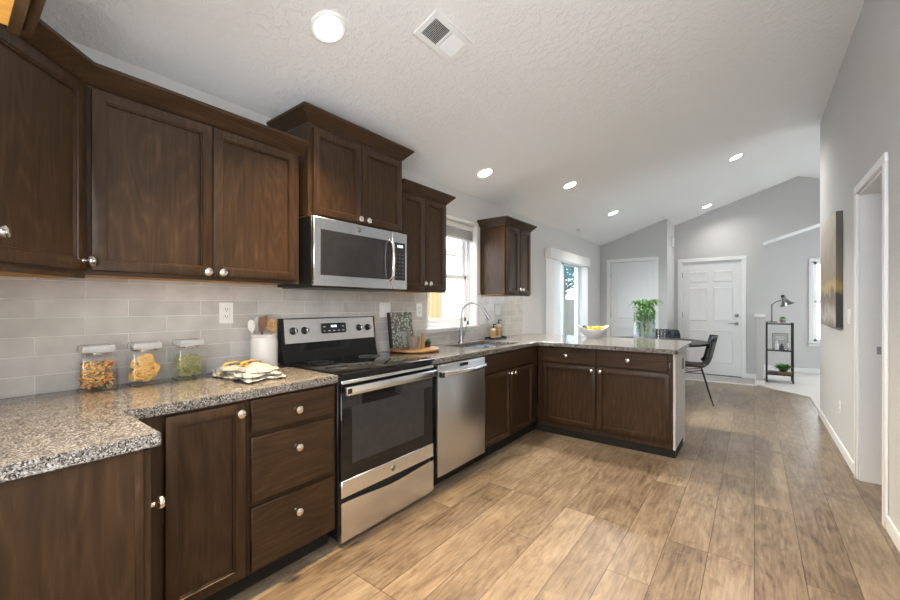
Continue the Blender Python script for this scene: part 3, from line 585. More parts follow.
# ------------------------------------------------------------------ appliances
def logo(parent, p, ang, r=.018):
    Mx = faceM(p, ang); t = bmn(); lathe(t, [(r, 0), (r, .0012), (0, .0012)], 24, Mx); o = obj('round_badge', t, M_GREYBOX, parent)
    t = bmn(); tube(t, [Mx @ Vector((r * .86 * math.cos(a), r * .86 * math.sin(a), .0013)) for a in [2 * PI * k / 24 for k in range(24)]], .0007, 5, True); text_bm(t, 'GE', r * 1.05, Mx @ Matrix.Translation((0, 0, .0016)), .0003); obj('monogram', t, M_CHROME, o)
R0, R1 = 1.2955, 2.0515
rg = thing('range', 'stainless electric range with black glass cooktop and oven door', 'range', (.33, 1.673, 0))
obj('body', box(bmn(), .03, .615, R0, R1, .035, .908, .002), M_BLACK, rg)
for x in (.08, .56):
    for y in (R0 + .05, R1 - .05): obj('foot', lathe(bmn(), [(.018, 0), (.018, .012), (.01, .015), (.01, .036)], 12, Matrix.Translation((x, y, 0))), M_BLACK, rg)
ck = obj('cooktop', box(bmn(), .035, .655, R0 - .003, R1 + .003, .908, .925, .005, seg=2), M_BLACKGLASS, rg)
for (x, y, r) in ((.21, 1.47, .075), (.47, 1.48, .105), (.21, 1.87, .075), (.47, 1.87, .09)):
    t = bmn()
    for rr in (r, r * .62): tube(t, [(x + rr * math.cos(a), y + rr * math.sin(a), .9250) for a in [2 * PI * k / 40 for k in range(40)]], .0007, 4, True)
    obj('burner_ring', t, mat('burner print', (.10, .10, .10), .3), ck)
# backguard
bgd = obj('backguard', poly(bmn(), [(.012, .925), (.085, .925), (.075, .95), (.058, 1.035), (.062, 1.035), (.045, 1.198), (.012, 1.198)], [], lambda u, v: (u, R0, v), (0, R1 - R0, 0)), M_BLACKGLASS, rg)
t = bmn(); poly(t, [(.066, 1.040), (.069, 1.042), (.050, 1.192), (.047, 1.193)], [], lambda u, v: (u, R0 + .02, v), (0, R1 - R0 - .035, 0)); obj('control_panel', t, M_STEELP, bgd)
sl = math.atan2(.019, .150)
def cp(y, z): return Vector((.069 - (z - 1.042) * .019 / .150, y, z))
MC = lambda y, z: Matrix.Translation(cp(y, z)) @ Matrix.Rotation(-sl, 4, 'Y') @ faceM((0, 0, 0), 0)
for y in (1.372, 1.452, 1.895, 1.975):
    t = bmn(); lathe(t, [(.024, 0), (.024, .006), (.021, .010), (.019, .026), (.012, .029), (0, .029)], 22, MC(y, 1.118)); k = obj('knob', t, M_BLACK, bgd)
    t = bmn(); box(t, -.004, .004, -.018, .020, .027, .036, .001, MC(y, 1.118)); obj('grip', t, M_STEEL, k)
t = bmn(); box(t, -.10, .10, -.034, .034, 0, .003, .008, MC(1.675, 1.125)); dp_ = obj('display', t, M_BLACKMATTE, bgd)
t = bmn(); text_bm(t, '10:03', .022, MC(1.675, 1.137) @ Matrix.Translation((0, 0, .0035))); obj('clock_digits', t, M_DISPLAY, dp_)
for i in range(5):
    for j in range(2):
        if 1 <= i <= 3 and j == 1: continue
        obj('touch_key', box(bmn(), -.082 + i * .038, -.066 + i * .038, -.020 + j * .028, -.015 + j * .028, .003, .0034, 0, MC(1.675, 1.125)), M_PLATE, dp_)
# oven door
od = obj('oven_door', box(bmn(), .617, .640, R0 + .004, R1 - .004, .262, .868, .003), M_BLACKGLASS, rg)
obj('oven_window', box(bmn(), .640, .6415, R0 + .075, R1 - .095, .43, .735, .001), M_OVENWIN, od)
obj('lower_trim', box(bmn(), .618, .645, R0 + .003, R1 - .003, .262, .352, .003), M_STEEL, od)
obj('upper_trim', box(bmn(), .618, .648, R0 + .003, R1 - .003, .862, .882, .003), M_STEEL, od)
t = bmn(); box(t, .668, .684, R0 + .006, R1 - .006, .806, .853, .006, seg=2); hd = obj('handle', t, M_STEEL, od)
for y in (R0 + .012, R1 - .042): obj('handle_end', box(bmn(), .640, .686, y, y + .030, .818, .845, .002), M_BLACK, hd)
logo(od, (.6455, 1.673, .307), 0)
# storage drawer with a dipped top edge
t = bmn(); n = 16; up = [(R1 - .003 - (R1 - R0 - .006) * k / n, .238 - .020 * math.sin(PI * k / n) ** 2) for k in range(n + 1)]
poly(t, [(R0 + .003, .030), (R1 - .003, .030)] + up, [], LX(.618), (.026, 0, 0)); obj('storage_drawer', t, M_STEEL, rg)

mw = thing('microwave', 'stainless over the range microwave with a dark window', 'microwave', (.2, 1.673, 1.385))
obj('body', box(bmn(), .01, .375, R0, R1, 1.392, 1.788, .002), M_BLACK, mw)
obj('vent_grille', box(bmn(), .03, .372, R0 + .02, R1 - .02, 1.384, 1.392, .002), M_DARKMETAL, mw)
YD = 1.905
md = obj('door', box(bmn(), .376, .398, R0 + .001, YD, 1.392, 1.787, .003), M_STEEL, mw)
obj('window', box(bmn(), .398, .3992, R0 + .045, YD - .005, 1.455, 1.718, .001), M_MICROWIN, md)
t = bmn(); tube(t, [(.398, YD - .022, 1.45), (.428, YD - .022, 1.475), (.436, YD - .022, 1.59), (.428, YD - .022, 1.70), (.398, YD - .022, 1.725)], [.009, .011, .012, .011, .009], 10); obj('handle', t, M_CHROME, md)
logo(md, (.3985, 1.62, 1.752), 0, .015)
cpn = obj('control_panel', box(bmn(), .376, .398, YD + .002, R1 - .001, 1.392, 1.787, .003), M_STEEL, mw)
kp = obj('keypad', box(bmn(), .398, .3992, YD + .022, R1 - .022, 1.455, 1.715, .001), M_BLACKMATTE, cpn)
t = bmn(); text_bm(t, '10:03', .026, faceM((.3994, (YD + R1) / 2, 1.69), 0)); obj('clock_digits', t, M_DISPLAY, kp)
t = bmn()
for i in range(3):
    for j in range(7): box(t, .3992, .3996, YD + .036 + i * .030, YD + .044 + i * .030, 1.475 + j * .026, 1.480 + j * .026)
obj('keys', t, M_KEYS, kp)

D0, D1 = 2.082, 2.680
dw = thing('dishwasher', 'stainless dishwasher with a bowed bar handle beside the range', 'dishwasher', (.33, 2.38, 0))
obj('body', box(bmn(), .03, .615, D0, D1, .10, .872), M_BLACK, dw); obj('toe_panel', box(bmn(), .53, .56, D0, D1, 0.002, .10), M_BLACK, dw)
dd_ = obj('door', box(bmn(), .617, .655, D0 + .003, D1 - .003, .105, .868, .004, seg=2), M_STEELV, dw)
obj('control_display', box(bmn(), .655, .6562, 2.335, 2.44, .836, .858, .001), M_BLACKGLASS, dd_)
t = bmn(); pts = [(.668 + .035 * math.sin(PI * k / 12), D0 + .035 + (D1 - D0 - .055) * k / 12, .806) for k in range(13)]
tube(t, pts, .021, 12, flat=.0 + 1.0, up=(0, 0, 1)); hd = obj('handle', t, M_STEEL, dd_)
for y in (D0 + .012, D1 - .03): obj('handle_end', box(bmn(), .654, .69, y, y + .024, .788, .824, .003), M_BLACK, hd)

# ------------------------------------------------------------------ ceiling fixtures
nrm = Vector((1 / 3, 0, -1)).normalized()
def ceilM(x, y):
    Mx = Matrix.Identity(4); zx = nrm; yx = Vector((0, 1, 0)); xx = yx.cross(zx)
    for i, a in enumerate((xx, yx, zx)): Mx.col[i].xyz = a
    Mx.col[3].xyz = (x, y, zc(x)); return Mx           # local z points down out of the ceiling
for x, y, lab, kd in ((.682, 1.19, 'nearest recessed ceiling light, above the left wall cabinets', 'warm'), (.324, 3.196, 'recessed ceiling light above the sink window wall', 'soft'), (.682, 4.442, 'recessed ceiling light above the peninsula', 'mid'),
                      (.683, 6.183, 'recessed ceiling light in front of the patio door blind', 'cool'), (2.176, 6.185, 'recessed ceiling light nearest the ridge, over the dining area', 'ridge'), (1.709, 8.164, 'farthest recessed ceiling light, before the front door', 'far')):
    Mx = ceilM(x, y); rl = thing('recessed_light', lab, 'ceiling light', Mx @ Vector((0, 0, .012)), 'recessed ceiling lights')
    t = bmn(); lathe(t, [(.088, 0), (.088, .005), (.080, .009), (.066, .004), (.066, .0)], 32, Mx, False, False); obj('trim_ring', t, M_WHITE, rl)
    obj('lens', lathe(bmn(), [(.066, .0025), (.04, .006), (0, .007)], 28, Mx, False), M_LENS, rl)
    la = bpy.data.lights.new('overhead_light', 'AREA'); la.shape = 'DISK'; la.size = .12; la.energy = CAN_WATT[kd]; la.color = CAN_COLS[kd]; la.spread = math.radians(140 if kd in ('cool', 'far', 'ridge') else 105)
    lo = bpy.data.objects.new('overhead_light', la); COL.objects.link(lo); lo.parent = rl; lo.location = nrm * .02 + Vector((0, 0, -.0)); lo.rotation_euler = nrm.to_track_quat('-Z', 'Y').to_euler()
la = bpy.data.lights.new('overhead_light', 'AREA'); la.shape = 'DISK'; la.size = .12; la.energy = 20; la.color = (1, .90, .76); la.spread = math.radians(120)   # added lamp out of view, no fixture; brightens near floor and wall cabinets
lo = bpy.data.objects.new('overhead_light', la); COL.objects.link(lo); lo.location = (2.176, 1.19, zc(2.176) - .02); lo.rotation_euler = nrm.to_track_quat('-Z', 'Y').to_euler()
def vent(x, y, w, l, lab, n=11):
    Mx = ceilM(x, y); v = thing('ceiling_vent', lab, 'vent', Mx @ Vector((0, 0, .008)), 'ceiling vents')
    t = bmn(); poly(t, rect(-w / 2, w / 2, -l / 2, l / 2), [rect(-w / 2 + .028, w / 2 - .028, -l / 2 + .03, -.008), rect(-w / 2 + .028, w / 2 - .028, .008, l / 2 - .03)], lambda a, b: Mx @ Vector((a, b, .001)), nrm * .008); obj('frame', t, M_WHITE, v)
    obj('duct', box(bmn(), -w / 2 + .02, w / 2 - .02, -l / 2 + .02, l / 2 - .02, .0005, .0015, 0, Mx), M_BLACKMATTE, v)
    t = bmn()
    for sgn in (-1, 1):
        for k in range(n):
            yy = sgn * (.014 + (l / 2 - .048) * (k + .5) / n)
            box(t, -w / 2 + .027, w / 2 - .027, -.0045, .0045, -.0005, .0005, 0, Mx @ Matrix.Translation((0, yy, .0055)) @ Matrix.Rotation(sgn * math.radians(38), 4, 'X'))
    obj('louvers', t, M_WHITE, v)
vent(.993, 1.72, .165, .325, 'larger white ceiling vent near the camera'); vent(.14, 6.28, .12, .30, 'small white ceiling vent near the patio door', 8)

# ------------------------------------------------------------------ plates and switches
def plate(name, lab, Mx, w, h, kind, n=1, cat='outlet', pm=None):
    o = thing(name, lab, cat, Mx @ Vector((0, 0, 0)))
    obj('cover_plate', box(bmn(), -w / 2, w / 2, -h / 2, h / 2, 0, .005, .002, Mx), pm or M_PLATE, o)
    if kind == 'outlet':
        for s in (-1, 1):
            r = obj('receptacle', box(bmn(), -.017, .017, s * .0195 - .014, s * .0195 + .014, .005, .007, .004, Mx), M_PLATE, o)
            t = bmn()
            for dx in (-.006, .006): box(t, dx - .0012, dx + .0012, s * .0195 - .003, s * .0195 + .007, .0068, .0074, 0, Mx)
            lathe(t, [(.0025, .0068), (.0025, .0074), (0, .0074)], 8, Mx @ Matrix.Translation((0, s * .0195 - .008, 0))); obj('slots', t, M_BLACKMATTE, r)
    elif kind == 'switch':
        for k in range(n): obj('rocker', box(bmn(), (k - (n - 1) / 2) * .046 - .0165, (k - (n - 1) / 2) * .046 + .0165, -.034, .034, .005, .009, .002, Mx), M_WHITE, o)
    return o
def WX(y, z, x=.008): return faceM((x, y, z), 0)
plate('outlet', 'outlet on the backsplash left of the utensil crock', WX(.995, 1.238), .075, .118, 'outlet')
plate('light_switch', 'double switch plate on the backsplash between range and cookbook', WX(2.20, 1.245), .12, .118, 'switch', 2, 'switch')
plate('outlet', 'outlet on the backsplash below the cabinet, beside the window', WX(2.61, 1.238), .075, .118, 'outlet')
plate('light_switch', 'double switch plate on the backsplash above the soap bottles', WX(3.95, 1.232), .12, .118, 'switch', 2, 'switch')
plate('light_switch', 'small switch on the grey wall beyond the patio door', WX(7.05, 1.20, 0), .075, .118, 'switch', 1, 'switch')
plate('light_switch', 'switch plate on the hallway wall between canvas and doorway', faceM((XR, 4.47, 1.19), PI), .12, .118, 'switch', 2, 'switch')
plate('outlet', 'low outlet near the baseboard of the hallway wall', faceM((XR, 4.91, .375), PI), .075, .118, 'outlet')
ds = thing('door_chime', 'small white box high on the wall corner by the entry', 'chime', (1.14, 8.33, 2.36)); Mx = faceM((1.14, 8.33, 2.45), 0)
obj('case', box(bmn(), -.06, .06, -.09, .09, 0, .04, .006, Mx), M_WHITE, ds); obj('grille', box(bmn(), -.035, .035, -.06, -.02, .04, .042, .001, Mx), M_PLATE, ds)
# canvas
def canvas_mat(g):
    m, nt, p = newmat('autumn lake painting'); tc = N(nt, 'ShaderNodeTexCoord'); sp = N(nt, 'ShaderNodeSeparateXYZ'); L(nt, tc.outputs['Object'], sp.inputs[0])
    nz = N(nt, 'ShaderNodeTexNoise'); setin(nz, Scale=7.0, Detail=6.0); L(nt, tc.outputs['Object'], nz.inputs['Vector'])
    v = mth(nt, 'ADD', sp.outputs['Z'], mth(nt, 'MULTIPLY', mth(nt, 'SUBTRACT', nz.outputs['Fac'], .5), .34))
    st = [(0, (.10, .085, .07)), (.10, (.22, .20, .18)), (.20, (.09, .07, .05)), (.30, (.06, .05, .035)), (.36, (.24, .17, .06)), (.44, (.13, .10, .065)), (.62, (.17, .14, .11)), (1, (.30, .26, .21))]
    if g < 1: st = [(0, (.02, .018, .014)), (.27, (.012, .011, .009)), (.30, (.03, .025, .015)), (.36, (.30, .20, .04)), (.42, (.16, .11, .05)), (.62, (.10, .085, .06)), (1, (.085, .075, .055))]
    else: st = [(p_, tuple(q * g for q in c_)) for p_, c_ in st]
    r = ramp(nt, st); L(nt, v, r.inputs['Fac'])
    L(nt, r.outputs['Color'], p.inputs['Base Color']); p.inputs['Roughness'].default_value = .45; return m
wc = thing('wall_canvas', 'large landscape canvas on the grey hallway wall', 'painting', (XR - .001, 5.3, 1.085))
obj('wrapped_edge', box(bmn(), XR - .045, XR - .001, 4.775, 5.72, 1.085, 2.10, .002), canvas_mat(.5), wc); obj('picture_face', box(bmn(), XR - .0465, XR - .0445, 4.778, 5.717, 1.088, 2.097), canvas_mat(2.3), wc)  # shade painted into the edge colours, light into the face colours

# ------------------------------------------------------------------ things on the counters
ZC = .9145
def jar(x, y, lab, pasta_bm, pm, plab):
    w = .063; j = thing('glass_canister', lab, 'jar', (x, y, ZC))
    t = bmn(); h = .152
    sh = [(-w, -w), (w, -w), (w, w), (-w, w)]; i_ = w - .004
    box(t, x - w, x + w, y - w, y + w, ZC, ZC + h, .012, seg=3); 
    bmesh.ops.delete(t, geom=[f for f in t.faces if f.normal.z > .9 and f.calc_center_median().z > ZC + h - .004], context='FACES')
    lathe(t, [(.052, ZC + h - .001), (.050, ZC + h + .004), (.050, ZC + h + .010)], 24, Matrix.Translation((x, y, 0)), False, False)
    obj('jar_body', t, M_GLASS, j)
    t = bmn(); box(t, x - .056, x + .056, y - .056, y + .056, ZC + h + .010, ZC + h + .042, .008, seg=2); lid = obj('lid', t, M_LID, j)
    obj('seal_band', lathe(bmn(), [(.051, ZC + h + .003), (.0525, ZC + h + .005), (.0525, ZC + h + .009), (.051, ZC + h + .0095)], 24, Matrix.Translation((x, y, 0)), False, False), M_CHROME, lid)
    t = pasta_bm(x, y); obj('pasta', t, pm, label=plab, cat='pasta', kind='stuff')
def rot_noise(x, y):
    t = bmn()
    for k in range(150):
        c = Vector((x + random.uniform(-.044, .044), y + random.uniform(-.044, .044), ZC + .013 + random.random() * .105)); d = Vector((random.uniform(-1, 1), random.uniform(-1, 1), random.uniform(-.6, .6)))  .normalized() * .0125
        pts = [c + d * s + Vector((0, 0, .002 * math.sin(s * 4))) for s in (-1, -.5, 0, .5, 1)]; tube(t, pts, [.0045, .007, .0058, .007, .0045], 6)
    return t
def nests(x, y):
    t = bmn()
    for (dx, dy, dz, tilt) in ((.012, .0, .030, 80), (-.015, .02, .030, 20), (-.012, -.022, .028, 30), (.016, .006, .075, 60), (-.014, .012, .072, 15), (-.006, -.020, .074, 40), (.020, -.018, .040, 70), (.018, .020, .055, 65), (.022, -.002, .092, 50)):
        Rm = Matrix.Translation((x + dx * 1.2, y + dy * 1.2, ZC + .003 + dz * 1.2)) @ Matrix.Rotation(math.radians(tilt), 4, 'Y') @ Matrix.Rotation(random.uniform(-.4, .4), 4, 'X')
        for q in range(7):
            r = .012 + .0027 * q; ph = random.random() * 6
            tube(t, [Rm @ Vector((r * math.cos(a + ph), r * math.sin(a + ph), .008 * math.sin(3 * a + ph) + random.uniform(-.002, .002))) for a in [2 * PI * k / 16 for k in range(16)]], .0033, 5, True)
    return t
def sticks(x, y):
    t = bmn()
    for k in range(360):
        c = Vector((x + random.uniform(-.042, .042), y + random.uniform(-.042, .042), ZC + .012 + random.random() * .10)); d = Vector((random.uniform(-1, 1), random.uniform(-1, 1), random.uniform(-.7, .7))).normalized() * .0135
        tube(t, [c - d, c + Vector((0, 0, .002)), c + d], .0022, 5)
    return t
jar(.080, .430, 'square glass canister nearest the camera, filled with mixed pasta', rot_noise, M_PASTA1, 'orange, yellow and dark mixed pasta inside the nearest canister')
jar(.080, .602, 'middle square glass canister with golden pasta nests', nests, M_PASTA2, 'golden ribbon pasta nests inside the middle canister')
jar(.080, .784, 'square glass canister with green pasta, nearest the crock', sticks, M_PASTA3, 'thin green pasta inside the canister nearest the crock')
# crock with utensils
cx, cy = .10, 1.165
cr = thing('utensil_crock', 'white ceramic crock full of utensils beside the range', 'crock', (cx, cy, ZC))
obj('crock_body', lathe(bmn(), [(.0, ZC), (.070, ZC), (.074, ZC + .006), (.075, ZC + .15), (.072, ZC + .172), (.066, ZC + .182), (.071, ZC + .190), (.073, ZC + .198), (.069, ZC + .200), (.063, ZC + .19), (.066, ZC + .15), (.066, ZC + .012), (0, ZC + .010)], 36, Matrix.Translation((cx, cy, 0))), M_CERAMIC, cr)
def utensil(name, lab, a, b, m, head, hw, hl, twist=0, slots=False):
    a, b = Vector(a), Vector(b); d = (b - a).normalized(); t = bmn(); tube(t, [a, a + (b - a) * .5, b], [.0055, .005, .0055], 8)
    n = Vector((1, -.55, 0)); n = (n - d * n.dot(d)).normalized(); s = d.cross(n)
    Mx = Matrix.Identity(4); 
    for i, q in enumerate((s, d, n)): Mx.col[i].xyz = q
    Mx.col[3].xyz = b
    pts = []
    for k in range(24):
        an = 2 * PI * k / 24; w = hw * (1 if head == 'oval' else (.75 + .25 * math.sin(an))); pts.append((w * math.cos(an), hl * .5 + hl * .5 * math.sin(an)))
    if head == 'flat': pts = [(-hw * .45, 0), (hw * .45, 0), (hw * .9, hl * .35), (hw, hl), (-hw * .55, hl * .86), (-hw * .8, hl * .35)]
    hl_ = [[(q - .003, hl * .28), (q + .003, hl * .28), (q + .003, hl * .75), (q - .003, hl * .75)] for q in (-.012, 0, .012)] if slots else []
    poly(t, pts, hl_, lambda u, v: Mx @ Vector((u, v, -.003)), n * .006)
    return obj(name, t, m, label=lab, cat='utensil', base=a)
utensil('slotted_spoon', 'orange wood slotted spoon in the white crock', (.115, 1.19, ZC + .02), (.122, 1.200, ZC + .215), M_SPOON, 'oval', .027, .075, 0, True)
utensil('spatula', 'dark wood spatula in the white crock', (.10, 1.152, ZC + .03), (.105, 1.152, ZC + .215), M_WALNUT, 'flat', .026, .095)
utensil('spoon', 'speckled white spoon leaning left in the crock', (.10, 1.12, ZC + .02), (.085, 1.104, ZC + .215), M_SILICONE, 'oval', .019, .070)
utensil('spreader', 'slim speckled white spatula upright in the crock', (.065, 1.16, ZC + .025), (.045, 1.15, ZC + .215), M_SILICONE, 'flat', .013, .085)
# folded towel with ribbon
tw = thing('dish_towel', 'folded striped white towel tied with yellow ribbon on the left counter', 'towel', (.30, 1.02, ZC))
def cloth(bm, x0, x1, y0, y1, z0, h, seed, rot=0, amp=.006):
    rnd = random.Random(seed); ph = [rnd.uniform(0, 6) for _ in range(6)]; nx, ny = 30, 18; t = bmesh.new(); cxx, cyy = (x0 + x1) / 2, (y0 + y1) / 2; G = {}
    for sfc in (0, 1):
        for i in range(nx + 1):
            for j in range(ny + 1):
                u, v = i / nx, j / ny; ed = min(u, 1 - u, v, 1 - v); rd = min(1, ed / .08) ** .5
                wv = amp * (math.sin(9 * u + ph[0] + 3 * v) + math.sin(14 * v + ph[1] - 4 * u) * .7 + math.sin(21 * u * v + ph[2]) * .5)
                z = z0 + h * .5 + (h * .5 * rd if sfc else -h * .5 * rd) + wv * rd * (1 if sfc else 0) 
                x = x0 + (x1 - x0) * u + .016 * math.sin(8 * v + ph[3]) + .006 * math.sin(19 * v + ph[4]); y = y0 + (y1 - y0) * v + .014 * math.sin(7 * u + ph[4]) + .007 * math.sin(17 * u + ph[5]) + .03 * (u - .5) * math.sin(5 * v + ph[1])
                G[sfc, i, j] = t.verts.new((x, y, max(z, z0)))
    for sfc in (0, 1):
        for i in range(nx):
            for j in range(ny):
                q = [G[sfc, i, j], G[sfc, i + 1, j], G[sfc, i + 1, j + 1], G[sfc, i, j + 1]]; t.faces.new(q if sfc else q[::-1])
    rim = [(i, 0) for i in range(nx)] + [(nx, j) for j in range(ny)] + [(i, ny) for i in range(nx, 0, -1)] + [(0, j) for j in range(ny, 0, -1)]
    for a, b in zip(rim, rim[1:] + rim[:1]): t.faces.new((G[0, a[0], a[1]], G[0, b[0], b[1]], G[1, b[0], b[1]], G[1, a[0], a[1]]))
    merge(bm, t, Matrix.Translation((cxx, cyy, 0)) @ Matrix.Rotation(rot, 4, 'Z') @ Matrix.Translation((-cxx, -cyy, 0))); return bm
obj('lower_fold', cloth(bmn(), .10, .49, .875, 1.075, ZC, .020, 1, .10, .005), M_STRIPE, tw)
obj('upper_fold', cloth(bmn(), .12, .475, .885, 1.075, ZC + .018, .020, 2, .04, .008), M_STRIPE, tw)
obj('top_fold', cloth(bmn(), .20, .455, .90, 1.07, ZC + .035, .016, 3, .16, .008), M_CLOTH, tw)
t = bmn(); zr = ZC + .049
tube(t, [(.115, .955, ZC + .035), (.16, .975, zr - .004), (.25, 1.0, zr), (.33, 1.01, zr + .004), (.40, 1.03, zr - .006)], .007, 8, flat=.25)
tube(t, [(.235, .865, ZC + .02), (.225, .90, zr - .004), (.21, .99, zr + .003), (.20, 1.04, zr + .002), (.195, 1.085, ZC + .03)], .007, 8, flat=.25)
for s, q in ((1, .035), (-1, .030)):
    tube(t, [(.21 + q * math.sin(a) * s * .6 + .01 * s, .995 + .045 * s * (1 - math.cos(a)), zr + .006 + .016 * abs(math.sin(a))) for a in [PI * 2 * k / 14 for k in range(15)]], .006, 8, flat=.3)
tube(t, [(.205, .985, zr + .006), (.215, 1.0, zr + .013), (.215, 1.012, zr + .004)], .009, 8); obj('ribbon', t, M_RIBBON, tw)

# round board by the range and its things
BX, BY = .20, 2.345; zb = ZC + .026
bd = thing('round_board', 'round acacia board on the counter right of the range', 'serving board', (BX, BY, ZC))
obj('board_top', lathe(bmn(), [(0, ZC + .006), (.190, ZC + .006), (.198, ZC + .010), (.200, ZC + .018), (.196, ZC + .026), (0, ZC + .026)], 48, Matrix.Translation((BX, BY, 0))), M_LIGHTWOOD, bd)
for a in (.5, 2.6, 4.7): obj('foot', lathe(bmn(), [(.018, ZC), (.018, ZC + .007)], 12, Matrix.Translation((BX + .12 * math.cos(a), BY + .12 * math.sin(a), 0))), M_WALNUT, bd)
def print_mat():
    m, nt, p = newmat('leafy print'); tc = N(nt, 'ShaderNodeTexCoord'); vo = N(nt, 'ShaderNodeTexVoronoi'); setin(vo, Scale=55.0); L(nt, tc.outputs['Object'], vo.inputs['Vector'])
    r = ramp(nt, [(0, (.72, .72, .67)), (.5, (.42, .44, .37)), (.85, (.11, .12, .10))]); L(nt, vo.outputs['Distance'], r.inputs['Fac'])
    mx = mth(nt, 'MULTIPLY', vo.outputs['Distance'], 1.6); L(nt, mx, r.inputs['Fac']); L(nt, r.outputs['Color'], p.inputs['Base Color']); p.inputs['Roughness'].default_value = .5; return m
cb = thing('cookbook', 'cookbook with leafy cover standing on the round board', 'book', (.095, 2.31, zb))
MB_ = Matrix.Translation((.088, 2.215, zb)) @ Matrix.Rotation(math.radians(-7), 4, 'Y') @ Matrix.Rotation(math.radians(-6), 4, 'Z')
obj('pages', box(bmn(), -.022, -.003,   .004, .221, .003, .280, 0, MB_), M_CLOTH, cb)
obj('cover', box(bmn(), -.003, .0, 0, .225, 0, .285, 0, MB_), print_mat(), cb)
obj('spine', box(box(bmn(), -.025, .0005, -.014, .001, 0, .285, .001, MB_), -.025, -.022, 0, .225, 0, .285, 0, MB_), M_BLACKMATTE, cb)
t = bmn(); box(t, 0, .0008, .10, .185, .02, .10, 0, MB_); box(t, 0, .0009, .05, .16, .10, .125, 0, MB_); obj('cover_picture', t, islands('cover patches', [(.42, .30, .07), (.26, .05, .03), (.30, .33, .28)]), cb)
mo = thing('mortar', 'taupe stone mortar on the round board', 'mortar', (.235, 2.29, zb))
t = bmn(); lathe(t, [(0, zb), (.036, zb), (.038, zb + .008), (.034, zb + .014), (.046, zb + .040), (.056, zb + .085), (.057, zb + .098), (.050, zb + .098), (.042, zb + .05), (.02, zb + .025), (0, zb + .022)], 30, Matrix.Translation((.235, 2.29, 0))); obj('mortar_bowl', t, M_STONE, mo)
t = bmn(); tube(t, [(.235, 2.30, zb + .035), (.23, 2.27, zb + .09), (.222, 2.235, zb + .145)], [.013, .010, .016], 10); ball(t, (.222, 2.233, zb + .148), .016); obj('pestle', t, M_STONE, label='taupe stone pestle leaning in the mortar', cat='pestle')
pg = thing('pepper_mill', 'slim yellow wooden mill beside the mortar', 'mill', (.25, 2.385, zb))
obj('mill_body', lathe(bmn(), [(0, zb), (.016, zb), (.017, zb + .02), (.012, zb + .05), (.014, zb + .085), (.009, zb + .095), (.0, zb + .096)], 18, Matrix.Translation((.25, 2.385, 0))), M_SPOON, pg); obj('mill_knob', ball(bmn(), (.25, 2.385, zb + .106), .012), M_LIGHTWOOD, pg)
pp = thing('succulent_pot', 'little succulent in a dark pot at the right of the board', 'potted plant', (.24, 2.46, zb))
obj('pot', lathe(bmn(), [(0, zb), (.022, zb), (.026, zb + .045), (.022, zb + .045), (.020, zb + .038), (0, zb + .038)], 20, Matrix.Translation((.24, 2.46, 0))), M_BLACKMATTE, pp)
def leaf(bm, b, d, l, w, up=(0, 0, 1), droop=.2):
    b, d = Vector(b), Vector(d).normalized(); s = d.cross(Vector(up)); s = s.normalized() if s.length > 1e-4 else Vector((1, 0, 0)); u = s.cross(d); t = bmesh.new(); rows = []
    for k in range(5):
        f = k / 4; ww = w * math.sin(PI * min(.98, .08 + f * .9)) ; c = b + d * l * f - Vector(up) * droop * l * f * f
        rows.append([t.verts.new(c - s * ww + u * ww * .25), t.verts.new(c), t.verts.new(c + s * ww + u * ww * .25)])
    for a, c in zip(rows, rows[1:]):
        for q in (0, 1): t.faces.new((a[q], a[q + 1], c[q + 1], c[q]))
    merge(bm, t); return bm
t = bmn()
for k in range(16): a = k * 2.4; leaf(t, (.24, 2.46, zb + .04), (math.cos(a), math.sin(a), .5 + .06 * k), .036, .008, droop=.1)
obj('leaves', t, M_LEAF, pp)
# soap tray
tr = thing('soap_tray', 'narrow black tray behind the sink', 'tray', (.085, 3.80, ZC))
obj('tray_body', poly(box(bmn(), .035, .135, 3.66, 3.94, ZC + .004, ZC + .009, .001), rect(.03, .14, 3.655, 3.945), [rect(.035, .135, 3.66, 3.94)], LZ(ZC), (0, 0, .018)), M_BLACKMATTE, tr)
def bottle(y, h, lab):
    z = ZC + .0095; o = thing('soap_bottle', lab, 'bottle', (.085, y, z)); Mx = Matrix.Translation((.085, y, z)); r = .031
    obj('bottle_body', lathe(bmn(), [(0, 0), (r, 0), (r + .001, .004), (r, h - .015), (r * .7, h - .003), (.011, h), (.011, h + .008), (0, h + .008)], 24, Mx), M_MILK, o)
    obj('bottle_label', lathe(bmn(), [(r + .0015, h * .12), (r + .0015, h * .80)], 24, Mx, False, False), M_AMBER, o)
    t = bmn(); lathe(t, [(.013, h + .004), (.013, h + .018), (.005, h + .020), (.005, h + .036), (.010, h + .038), (.010, h + .046), (0, h + .047)], 16, Mx); tube(t, [Mx @ Vector((0, 0, h + .042)), Mx @ Vector((.03, 0, h + .042)), Mx @ Vector((.036, 0, h + .034))], .004, 8); obj('pump', t, M_BLACK, o)
bottle(3.745, .105, 'shorter soap bottle with black pump on the tray'); bottle(3.855, .150, 'taller soap bottle with black pump on the tray')
